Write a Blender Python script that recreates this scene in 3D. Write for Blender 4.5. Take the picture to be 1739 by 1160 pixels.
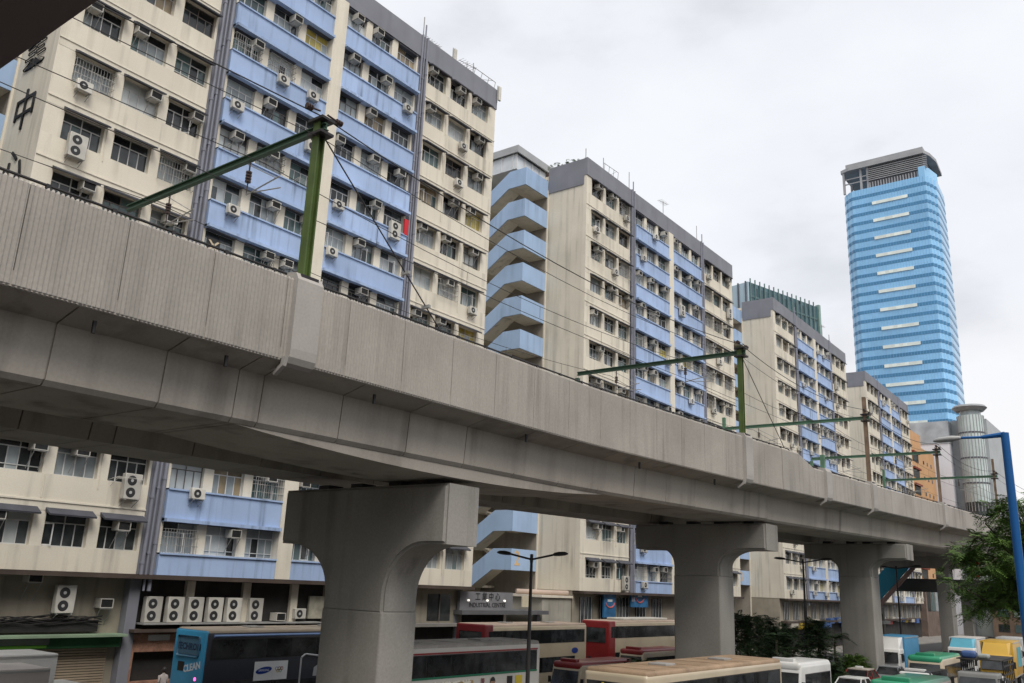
import bpy, bmesh, math, random
from mathutils import Vector, Matrix
for o in list(bpy.data.objects):
    bpy.data.objects.remove(o)
S = bpy.context.scene
COL = S.collection
RND = random.Random(11)
rad = math.radians
# ------------------------------------------------------------------ camera, sky, sun, exposure
# eye level is z = 0; the far carriageway lies 6.9 m below, the near one 5.9 m below.
PITCH, ROLL, YAW = 0.271787, 0.041577, 0.661443
cam = bpy.data.cameras.new('camera')
cam.sensor_width = 36.0
cam.lens = 1485.45 / 1739 * 36.0
cam.clip_start = 0.05
cam.clip_end = 6000
camo = bpy.data.objects.new('camera', cam)
COL.objects.link(camo)
fw = Vector((-math.sin(YAW) * math.cos(PITCH), math.cos(YAW) * math.cos(PITCH), math.sin(PITCH)))
r0 = Vector((math.cos(YAW), math.sin(YAW), 0))
u0 = r0.cross(fw)
cr = math.cos(ROLL) * r0 + math.sin(ROLL) * u0
cu_ = -math.sin(ROLL) * r0 + math.cos(ROLL) * u0
camo.matrix_world = Matrix(((cr.x, cu_.x, -fw.x, 0), (cr.y, cu_.y, -fw.y, 0), (cr.z, cu_.z, -fw.z, 0), (0, 0, 0, 1)))
S.camera = camo

W = bpy.data.worlds.new('World')
S.world = W
W.use_nodes = True
nt = W.node_tree
nt.nodes.clear()
SUN_EL, SUN_AZ = rad(52), math.atan2(0.86, -0.50)      # azimuth measured from +Y towards +X
def N(t, **k):
    n = nt.nodes.new(t)
    for a, b in k.items():
        setattr(n, a, b)
    return n
out = N('ShaderNodeOutputWorld')
bg = N('ShaderNodeBackground')
sky = N('ShaderNodeTexSky', sky_type='NISHITA', sun_disc=False)
sky.sun_elevation = SUN_EL
sky.sun_rotation = SUN_AZ
skym = N('ShaderNodeVectorMath', operation='SCALE')
skym.inputs['Scale'].default_value = 0.1
tc = N('ShaderNodeTexCoord')
mp = N('ShaderNodeMapping')
mp.inputs['Scale'].default_value = (1.0, 1.0, 1.9)
mp.inputs['Location'].default_value = (7.7, 0.1, 3.3)
n1 = N('ShaderNodeTexNoise')
n1.inputs['Scale'].default_value = 2.6
n1.inputs['Detail'].default_value = 7
n1.inputs['Roughness'].default_value = 0.52
rp = N('ShaderNodeValToRGB')
rp.color_ramp.elements[0].position = 0.36
rp.color_ramp.elements[0].color = (0.60, 0.615, 0.65, 1)
rp.color_ramp.elements[1].position = 0.585
rp.color_ramp.elements[1].color = (0.755, 0.77, 0.80, 1)
e = rp.color_ramp.elements.new(0.46)
e.color = (0.71, 0.725, 0.76, 1)
mx = N('ShaderNodeMix', data_type='RGBA')
mx.inputs[0].default_value = 0.93
L = nt.links.new
L(tc.outputs['Generated'], mp.inputs['Vector'])
L(mp.outputs[0], n1.inputs['Vector'])
L(n1.outputs['Fac'], rp.inputs[0])
L(sky.outputs[0], skym.inputs[0])
L(skym.outputs[0], mx.inputs[6])
sx_ = N('ShaderNodeSeparateXYZ')
mr_ = N('ShaderNodeMapRange')
mr_.inputs[1].default_value = 0.0; mr_.inputs[2].default_value = 0.32; mr_.inputs[3].default_value = 0.8; mr_.inputs[4].default_value = 0.0
wm_ = N('ShaderNodeMix', data_type='RGBA', blend_type='MULTIPLY')
wm_.inputs[7].default_value = (1.07, 0.985, 0.90, 1)
L(tc.outputs['Generated'], sx_.inputs[0])
L(sx_.outputs['Z'], mr_.inputs[0])
L(mr_.outputs[0], wm_.inputs[0])
L(rp.outputs[0], wm_.inputs[6])
L(wm_.outputs[2], mx.inputs[7])
L(mx.outputs[2], bg.inputs['Color'])
bg.inputs['Strength'].default_value = 1.0
L(bg.outputs[0], out.inputs[0])

sl = bpy.data.lights.new('sun', 'SUN')
sl.energy = 1.9
sl.angle = rad(28)
sl.color = (1.0, 0.95, 0.88)
so = bpy.data.objects.new('sun', sl)
COL.objects.link(so)
sd = Vector((math.sin(SUN_AZ) * math.cos(SUN_EL), math.cos(SUN_AZ) * math.cos(SUN_EL), math.sin(SUN_EL)))
so.rotation_euler = sd.to_track_quat('Z', 'Y').to_euler()
so.location = (40, -30, 80)
S.view_settings.view_transform = 'Standard'
S.view_settings.look = 'None'
S.view_settings.exposure = 0.38
S.view_settings.gamma = 1.0
S.view_settings.use_curve_mapping = False

# ------------------------------------------------------------------ materials
MATS = {}
def M(name, col, rough=0.8, var=0.14, scale=0.6, streak=0.0, metal=0.0, spec=0.3, bump=0.0, fine=0.0, emit=None, rnd=0.0, coat=0.0, sfreq=1.6, cell=None):
    """procedural surface: base colour, soft blotches, optional vertical rain streaks, fine grain and bump"""
    if name in MATS:
        return MATS[name]
    m = bpy.data.materials.new(name)
    m.use_nodes = True
    t = m.node_tree
    b = t.nodes['Principled BSDF']
    b.inputs['Roughness'].default_value = rough
    b.inputs['Metallic'].default_value = metal
    b.inputs['Specular IOR Level'].default_value = spec
    if coat:
        b.inputs['Coat Weight'].default_value = coat
    k = t.links.new
    geo = t.nodes.new('ShaderNodeNewGeometry')
    def noise(sc, detail, vec=(1, 1, 1)):
        mpn = t.nodes.new('ShaderNodeMapping')
        mpn.inputs['Scale'].default_value = vec
        k(geo.outputs['Position'], mpn.inputs['Vector'])
        n = t.nodes.new('ShaderNodeTexNoise')
        n.inputs['Scale'].default_value = sc
        n.inputs['Detail'].default_value = detail
        k(mpn.outputs[0], n.inputs['Vector'])
        return n
    def mrange(sock, a, bb, c, d):
        r = t.nodes.new('ShaderNodeMapRange')
        r.inputs[1].default_value = a
        r.inputs[2].default_value = bb
        r.inputs[3].default_value = c
        r.inputs[4].default_value = d
        k(sock, r.inputs[0])
        return r.outputs[0]
    def mul(a, bb):
        q = t.nodes.new('ShaderNodeMath')
        q.operation = 'MULTIPLY'
        k(a, q.inputs[0])
        if isinstance(bb, float):
            q.inputs[1].default_value = bb
        else:
            k(bb, q.inputs[1])
        return q.outputs[0]
    nz = noise(scale, 5)
    f = mrange(nz.outputs['Fac'], 0.3, 0.7, 1 - var, 1 + var * 0.6)
    if streak:
        ns = noise(sfreq, 5, (1, 1, 0.05))
        nm = noise(0.33, 3)
        f1 = mrange(ns.outputs['Fac'], 0.50, 0.74, 0.0, streak * 1.5)
        f2 = mrange(nm.outputs['Fac'], 0.38, 0.66, 0.15, 1.0)
        sb_ = t.nodes.new('ShaderNodeMath'); sb_.operation = 'SUBTRACT'
        sb_.inputs[0].default_value = 1.0
        k(mul(f1, f2), sb_.inputs[1])
        f = mul(f, sb_.outputs[0])
    if fine:
        nf = noise(14.0, 3)
        f = mul(f, mrange(nf.outputs['Fac'], 0.3, 0.7, 1 - fine, 1 + fine))
    if cell:
        sp = t.nodes.new('ShaderNodeVectorMath'); sp.operation = 'SNAP'
        sp.inputs[1].default_value = cell[:3]
        k(geo.outputs['Position'], sp.inputs[0])
        wn = t.nodes.new('ShaderNodeTexWhiteNoise')
        k(sp.outputs[0], wn.inputs['Vector'])
        f = mul(f, mrange(wn.outputs['Value'], 0, 1, 1 - cell[3], 1 + cell[3]))
    if rnd:
        oi = t.nodes.new('ShaderNodeObjectInfo')
        f = mul(f, mrange(oi.outputs['Random'], 0, 1, 1 - rnd, 1 + rnd))
    vm = t.nodes.new('ShaderNodeVectorMath')
    vm.operation = 'SCALE'
    vm.inputs[0].default_value = col[:3]
    k(f, vm.inputs['Scale'])
    k(vm.outputs[0], b.inputs['Base Color'])
    if bump:
        nb = noise(9.0, 4)
        bp = t.nodes.new('ShaderNodeBump')
        bp.inputs['Strength'].default_value = bump
        bp.inputs['Distance'].default_value = 0.03
        k(nb.outputs['Fac'], bp.inputs['Height'])
        k(bp.outputs[0], b.inputs['Normal'])
    if emit:
        b.inputs['Emission Color'].default_value = (*emit[:3], 1)
        b.inputs['Emission Strength'].default_value = emit[3]
    MATS[name] = m
    return m

cream = M('cream_painted_render', (0.69, 0.635, 0.53), 0.85, 0.10, 0.3, streak=0.30, fine=0.04, sfreq=2.1)
cream2 = M('cream_painted_column', (0.71, 0.655, 0.55), 0.85, 0.08, 0.4, streak=0.18, fine=0.04)
blue = M('pale_blue_painted_render', (0.365, 0.475, 0.69), 0.8, 0.13, 0.35, streak=0.36, fine=0.03, sfreq=2.6, rnd=0.06)
bluest = M('blue_stair_paint', (0.35, 0.48, 0.68), 0.8, 0.1, 0.4, streak=0.2)
greyp = M('slate_grey_paint', (0.215, 0.22, 0.25), 0.75, 0.12, 0.5, streak=0.15)
pipeg = M('grey_pipe_paint', (0.22, 0.225, 0.27), 0.5, 0.12, 1.5)
hoodm = M('dark_window_hood', (0.07, 0.072, 0.085), 0.7, 0.25, 1.2)
alu = M('aluminium_window_frame', (0.60, 0.60, 0.585), 0.45, 0.12, 1.5, spec=0.5, rnd=0.18)
alu_d = M('dark_window_frame', (0.17, 0.15, 0.14), 0.5, 0.15, 1.5, rnd=0.2)
GL = [M('dark_window_glass', (0.042, 0.048, 0.05), 0.12, 0.5, 1.4, spec=0.5, rnd=0.6),
      M('teal_window_glass', (0.09, 0.135, 0.135), 0.12, 0.3, 0.9, spec=0.5, rnd=0.35),
      M('curtained_window_glass', (0.30, 0.335, 0.345), 0.2, 0.2, 1.4, spec=0.5, rnd=0.25),
      M('frosted_window_glass', (0.47, 0.50, 0.50), 0.3, 0.12, 1.4, spec=0.4, rnd=0.15),
      M('brown_papered_window_glass', (0.24, 0.19, 0.12), 0.2, 0.3, 1.4, spec=0.4, rnd=0.4),
      M('yellow_papered_window_glass', (0.5, 0.40, 0.10), 0.2, 0.3, 1.4, spec=0.4, rnd=0.2)]
acw = M('white_unit_casing', (0.53, 0.51, 0.46), 0.5, 0.2, 1.3, rnd=0.18)
acg = M('unit_grille_black', (0.035, 0.035, 0.036), 0.6, 0.3, 3)
achub = M('fan_hub_grey', (0.45, 0.45, 0.44), 0.5, 0.1)
steel = M('galvanised_steel', (0.30, 0.30, 0.29), 0.5, 0.2, 2)
conc = M('ribbed_parapet_concrete', (0.37, 0.342, 0.308), 0.9, 0.16, 0.35, streak=0.26, fine=0.07, bump=0.2, sfreq=2.6)
conc2 = M('girder_concrete', (0.39, 0.355, 0.31), 0.9, 0.14, 0.3, streak=0.40, fine=0.05, bump=0.15, sfreq=1.2, rnd=0.06)
conc3 = M('pier_concrete', (0.29, 0.275, 0.25), 0.88, 0.16, 0.3, streak=0.42, fine=0.07, bump=0.2, sfreq=1.4)
concl = M('pale_pilaster_concrete', (0.40, 0.375, 0.345), 0.9, 0.12, 0.5, streak=0.25, fine=0.06)
black = M('black_rubber', (0.022, 0.022, 0.023), 0.7, 0.2, 2)
blackm = M('black_painted_metal', (0.03, 0.028, 0.028), 0.5, 0.2, 2)
greenm = M('olive_green_mast_paint', (0.075, 0.115, 0.03), 0.5, 0.22, 1.4, streak=0.2)
greend = M('dark_green_beam_paint', (0.035, 0.075, 0.045), 0.5, 0.2, 1.4)
greenp = M('pale_green_beam_paint', (0.10, 0.20, 0.13), 0.5, 0.2, 1.4)
rust = M('weathered_brown_mast_paint', (0.20, 0.14, 0.095), 0.7, 0.4, 1.6)
asph = M('asphalt', (0.052, 0.052, 0.053), 0.9, 0.25, 0.3, fine=0.12, bump=0.3)
pave = M('pavement_concrete', (0.24, 0.225, 0.205), 0.9, 0.2, 0.5, fine=0.08)
whitep = M('white_road_paint', (0.72, 0.72, 0.69), 0.7, 0.15, 1.5)
darkw = M('dark_shop_interior', (0.035, 0.033, 0.032), 0.8, 0.4, 0.8)
brownd = M('dark_brown_fascia', (0.075, 0.055, 0.045), 0.7, 0.3, 0.9)

# ------------------------------------------------------------------ mesh helpers
class MB:
    def __init__(s):
        s.v = []
        s.f = []
        s.sm = False
    def add(s, vs, fs):
        b = len(s.v)
        s.v += [tuple(p) for p in vs]
        s.f += [tuple(b + i for i in q) for q in fs]
        return s
    def box(s, x0, x1, y0, y1, z0, z1):
        if x0 > x1: x0, x1 = x1, x0
        if y0 > y1: y0, y1 = y1, y0
        if z0 > z1: z0, z1 = z1, z0
        return s.add([(x0, y0, z0), (x1, y0, z0), (x1, y1, z0), (x0, y1, z0), (x0, y0, z1), (x1, y0, z1), (x1, y1, z1), (x0, y1, z1)],
                     [(0, 3, 2, 1), (4, 5, 6, 7), (0, 1, 5, 4), (1, 2, 6, 5), (2, 3, 7, 6), (3, 0, 4, 7)])
    def hexa(s, p):   # 8 points, bottom ring then top ring, counter-clockwise from above
        return s.add(p, [(0, 3, 2, 1), (4, 5, 6, 7), (0, 1, 5, 4), (1, 2, 6, 5), (2, 3, 7, 6), (3, 0, 4, 7)])
    def tube(s, a, b, r, n=8, r2=None, caps=True):
        a = Vector(a); b = Vector(b)
        d = (b - a).normalized()
        x = d.orthogonal().normalized()
        y = d.cross(x)
        r2 = r if r2 is None else r2
        vs = []
        for i in range(n):
            t = 2 * math.pi * i / n
            q = x * math.cos(t) + y * math.sin(t)
            vs += [a + q * r, b + q * r2]
        fs = [(2 * i, 2 * ((i + 1) % n), 2 * ((i + 1) % n) + 1, 2 * i + 1) for i in range(n)]
        if caps:
            fs.append(tuple(2 * i for i in reversed(range(n))))
            fs.append(tuple(2 * i + 1 for i in range(n)))
        return s.add(vs, fs)
    def path(s, pts, r, n=6):
        for a, b in zip(pts[:-1], pts[1:]):
            s.tube(a, b, r, n, caps=False)
        return s
    def prism(s, poly, fa, fb):
        """poly of 2-D points, fa/fb map (u,v) to the two end positions"""
        n = len(poly)
        vs = [fa(*p) for p in poly] + [fb(*p) for p in poly]
        fs = [tuple(range(n)), tuple(range(2 * n - 1, n - 1, -1))]
        fs += [(i, i + n, (i + 1) % n + n, (i + 1) % n) for i in range(n)]
        return s.add(vs, fs)
    def mesh(s, name, mat=None, smooth=None):
        me = bpy.data.meshes.new(name)
        me.from_pydata(s.v, [], s.f)
        bm = bmesh.new()
        bm.from_mesh(me)
        bmesh.ops.recalc_face_normals(bm, faces=bm.faces)
        bm.to_mesh(me)
        bm.free()
        if smooth:
            me.shade_smooth()
            me.set_sharp_from_angle(angle=rad(smooth))
        if mat:
            me.materials.append(mat)
        me.update()
        return me
def rbox(x0, x1, y0, y1, z0, z1, b=0.05, seg=2, mat=None, name='m', taper=None):
    me = MB().box(x0, x1, y0, y1, z0, z1).mesh(name)
    bm = bmesh.new()
    bm.from_mesh(me)
    if taper:
        cx, cy = (x0 + x1) / 2, (y0 + y1) / 2
        for v in bm.verts:
            if v.co.z > (z0 + z1) / 2:
                v.co.x = cx + (v.co.x - cx) * taper[0]
                v.co.y = cy + (v.co.y - cy) * taper[1]
    bmesh.ops.bevel(bm, geom=list(bm.edges), offset=b, segments=seg, affect='EDGES', profile=0.6)
    bm.to_mesh(me)
    bm.free()
    me.shade_smooth()
    me.set_sharp_from_angle(angle=rad(40))
    if mat:
        me.materials.append(mat)
    return me
def put(name, me, parent=None, loc=(0, 0, 0), rot=(0, 0, 0), mat=None, scale=None):
    if isinstance(me, MB):
        me = me.mesh(name, mat)
    o = bpy.data.objects.new(name, me)
    COL.objects.link(o)
    o.location = loc
    o.rotation_euler = rot
    if scale:
        o.scale = scale
    if parent:
        o.parent = parent
    return o
def tag(o, label, cat, group=None):
    o['label'] = label
    o['category'] = cat
    if group:
        o['group'] = group
    return o
def thing(name, label, cat, loc=(0, 0, 0), rz=0.0, group=None):
    o = put(name, None, None, loc, (0, 0, rz))
    return tag(o, label, cat, group)
def struct(o):
    o['kind'] = 'structure'
    return o
def text_mesh(body, size, mat, ext=0.01, align='CENTER', bold=0.0):
    cu = bpy.data.curves.new('lettering', 'FONT')
    cu.body = body
    cu.size = size
    cu.extrude = ext
    cu.offset = bold
    cu.align_x = align
    cu.align_y = 'CENTER'
    cu.resolution_u = 2
    o = bpy.data.objects.new('lettering', cu)
    COL.objects.link(o)
    dg = bpy.context.evaluated_depsgraph_get()
    me = bpy.data.meshes.new_from_object(o.evaluated_get(dg))
    bpy.data.objects.remove(o)
    me.materials.clear()
    me.materials.append(mat)
    return me
FACE_X = (rad(90), 0, rad(90))      # a flat print turned to face +X
FACE_NY = (rad(90), 0, 0)           # a flat print turned to face -Y
FACE_PY = (rad(90), 0, rad(180))

# ------------------------------------------------------------------ ground, roads, pavements
G, GN = -6.9, -5.9
struct(put('ground', MB().box(-1600, 1600, -400, 2600, G - 1, G - 0.02), mat=M('far_ground', (0.11, 0.108, 0.10), 0.95, 0.3, 0.02)))
struct(put('far_carriageway', MB().box(-39.6, -24.7, -60, 330, G - 0.3, G), mat=asph))
struct(put('building_side_pavement', MB().box(-48, -39.6, -60, 330, G - 0.3, G + 0.14), mat=pave))
struct(put('near_carriageway', MB().box(-24.4, 40, -60, 330, G - 0.3, GN), mat=asph))
struct(put('central_reservation', MB().box(-24.9, -20.6, -60, 62, G - 0.2, GN + 0.14), mat=pave))
mk = MB()
for y in range(-20, 260, 6):
    mk.box(-32.1, -31.98, y, y + 2.4, G, G + 0.004)
    for x in (-12.6, -9.1, -16.2):
        mk.box(x, x + 0.12, y, y + 2.4, GN, GN + 0.004)
mk.box(-20.3, -20.2, -20, 62, GN, GN + 0.004)
struct(put('lane_markings', mk, mat=whitep))
# ------------------------------------------------------------------ factory blocks
FP = 3.29                                    # storey pitch
NF = 12
BL = 34.8                                    # block length
H0 = -G                                      # local z of eye level
WX = []                                      # window ranges along the facade, by section
for s_, ws in enumerate([[(0.95, 3.05), (3.6, 5.7), (6.25, 8.35)], [(9.65, 11.65), (12.25, 14.25), (14.85, 16.85)]]):
    for a, b in ws:
        WX.append((a, b, s_))
WX += [(BL - b, BL - a, 3 - s_) for a, b, s_ in reversed(WX)]
WH = 1.6
CACHE = {}
def cached(key, fn):
    if key not in CACHE:
        CACHE[key] = fn()
    return CACHE[key]
def frame_mesh(w, mat, kind):
    m = MB()
    d0, d1 = -0.035, 0.035
    t = 0.05
    m.box(d0, d1, 0, w, 0, t); m.box(d0, d1, 0, w, WH - t, WH)
    m.box(d0, d1, 0, t, t, WH - t); m.box(d0, d1, w - t, w, t, WH - t)
    zt = 1.06
    m.box(d0 - 0.004, d1 + 0.004, t, w - t, zt, zt + t)
    n = 4
    for i in range(1, n):
        y = w * i / n
        m.box(d0 + 0.003, d1 - 0.003, y - t / 2, y + t / 2, t, zt)
    if kind != 1:
        m.box(d0 + 0.003, d1 - 0.003, w / 2 - t / 2, w / 2 + t / 2, zt + t, WH - t)
    if kind == 2:
        m.box(d0 + 0.002, d1 + 0.02, t, w - t, 0.24, 0.28)
    return m.mesh('window_frame', mat)
def pane_mesh(y0, y1, z0, z1, mat):
    return MB().box(-0.012, 0.006, y0, y1, z0, z1).mesh('pane', mat)
def hood_mesh(w):
    p = [(-0.05, -0.04), (0.50, -0.27), (0.52, -0.19), (-0.05, 0.12)]
    return MB().prism(p, lambda u, v: (u, -0.08, v), lambda u, v: (u, w + 0.08, v)).mesh('window_hood', hoodm)
def cage_mesh(w):
    m = MB()
    d, h = 0.22, 1.25
    for i in range(int(w / 0.16) + 1):
        y = min(w, i * 0.16)
        m.box(d - 0.008, d + 0.008, y - 0.008, y + 0.008, 0, h)
    for z in (0.0, 0.42, 0.84, h):
        m.box(d - 0.012, d + 0.012, 0, w, z - 0.012, z + 0.012)
        for y in (0.0, w):
            m.box(-0.3, d, y - 0.012, y + 0.012, z - 0.012, z + 0.012)
    return m.mesh('window_cage', M('cage_bar_grey', (0.36, 0.35, 0.33), 0.6, 0.3, rnd=0.4))
def rack_mesh():
    m = MB()
    for y in (0.0, 1.3):
        m.tube((-0.3, y, 0.0), (0.75, y, 0.12), 0.014, 5).tube((-0.3, y, -0.5), (0.7, y, 0.1), 0.012, 5)
    for i in range(5):
        m.tube((0.15 + i * 0.14, -0.05, 0.07 + i * 0.012), (0.15 + i * 0.14, 1.35, 0.07 + i * 0.012), 0.009, 4)
    return m.mesh('drying_rack', acw)
def ac_window_meshes():
    cs = MB()
    w, d, h, t = 0.66, 0.62, 0.44, 0.035
    cs.box(0, d, 0, t, 0, h); cs.box(0, d, w - t, w, 0, h); cs.box(0, d, t, w - t, 0, t); cs.box(0, d, t, w - t, h - t, h)
    gr = MB().box(0.02, d - 0.05, t, w - t, t, h - t)
    for i in range(7):
        gr.box(d - 0.05, d - 0.035, t, w - t, 0.06 + i * 0.05, 0.075 + i * 0.05)
    br = MB()
    for y in (0.05, w - 0.05):
        br.tube((0.02, y, -0.02), (d, y, -0.02), 0.018, 5)
        br.tube((d - 0.02, y, -0.03), (0.0, y, -0.85), 0.018, 5)
    br.box(d - 0.06, d - 0.02, 0.05, w - 0.05, -0.05, -0.01)
    return cs.mesh('unit_casing', acw), gr.mesh('unit_grille', acg), br.mesh('unit_bracket', steel)
def fan(m, x, y, z, r):
    m.tube((x - 0.02, y, z), (x + 0.006, y, z), r, 16)
def ac_split_meshes(double):
    w, d = (0.92, 0.34) if double else (0.82, 0.30)
    h = 1.28 if double else 0.58
    cs = rbox(0, d, 0, w, 0, h, 0.025, 1, acw, 'unit_casing')
    gr = MB(); hb = MB()
    for z in ((0.34, 0.93) if double else (h / 2,)):
        fan(gr, d, w * 0.40, z, 0.25 if double else 0.22)
        fan(hb, d + 0.008, w * 0.40, z, 0.075)
    br = MB()
    for y in (0.12, w - 0.12):
        br.box(-0.25, d + 0.08, y - 0.02, y + 0.02, -0.05, -0.005)
        br.tube((d + 0.05, y, -0.04), (-0.24, y, -0.42), 0.016, 5)
    br.box(-0.24, -0.2, 0.1, w - 0.1, -0.07, -0.03)
    return cs, gr.mesh('fan_grille', acg), br.mesh('unit_bracket', steel), hb.mesh('fan_hub', achub)
ACW = ac_window_meshes()
AC1 = ac_split_meshes(False)
AC2 = ac_split_meshes(True)
def add_ac(root, kind, x, y, z, rz=0.0, bracket=True):
    if kind == 'w':
        c, g, b = ACW
        o = put('window_air_conditioner', c, root, (x, y, z), (0, 0, rz))
        put('grille', g, o)
    else:
        c, g, b, h = AC1 if kind == 's' else AC2
        o = put('condenser_unit', c, root, (x, y, z), (0, 0, rz))
        put('fan_grille', g, o)
        put('fan_hub', h, o)
    if bracket:
        put('bracket', b, o)
    return o

def stair(root, n0, n1, number=None):
    fx = -4.55
    y0, y1 = -3.8, -0.06
    for n in range(n0, n1):
        zt = H0 + FP * n + 3.08
        zb = zt - 1.8
        m = MB().box(fx - 0.12, fx, y0, y1, zb, zt)
        dz = 1.65
        prof = [(fx - 0.122, zb), (fx - 0.122, zt), (fx - 2.0, zt), (fx - 4.5, zt - dz), (fx - 6.2, zt - dz), (fx - 6.2, zb - dz), (fx - 4.6, zb - dz), (fx - 2.1, zb)]
        m.prism(prof, lambda u, v: (u, y0, v), lambda u, v: (u, y0 + 0.12, v))
        o = put('stair_balustrade', m, root, mat=bluest)
        k = MB()
        zs = zb + 0.28
        k.box(fx - 2.1, fx - 0.125, y0 + 0.125, y1, zs - 0.2, zs)
        k.prism([(fx - 2.1, zs - 0.25), (fx - 2.1, zs), (fx - 4.6, zs - dz), (fx - 4.6, zs - dz - 0.25)], lambda u, v: (u, y0 + 0.125, v), lambda u, v: (u, y0 + 1.75, v))
        k.box(fx - 6.2, fx - 4.602, y0 + 0.125, y1, zs - dz - 0.2, zs - dz)
        if n > n0:
            k.prism([(fx - 2.1, zs - FP), (fx - 2.1, zs - FP - 0.25), (fx - 4.6, zs - dz - 0.25), (fx - 4.6, zs - dz)], lambda u, v: (u, y0 + 1.95, v), lambda u, v: (u, y1, v))
        put('stair_slab', k, root, mat=cream)
        if number and n == 0:
            put('floor_number', text_mesh(number, 1.75, M('faded_orange_numeral', (0.62, 0.42, 0.22), 0.8), 0.006, bold=0.02), root, (fx + 0.012, -2.95, zb + 0.95), FACE_X)
    put('stair_shade_panel', MB().box(fx - 6.2, fx - 0.1, -0.05, -0.005, 0.2, H0 + FP * n1), root, mat=M('painted_stairwell_shade', (0.30, 0.27, 0.23), 0.9, 0.2, streak=0.2))  # dark panel added behind the flights; stairwell shade is put into its colour
    put('stair_back_wall', MB().box(fx - 6.5, fx - 6.25, y0, y1, 0, H0 + FP * n1), root, mat=cream)

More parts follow.
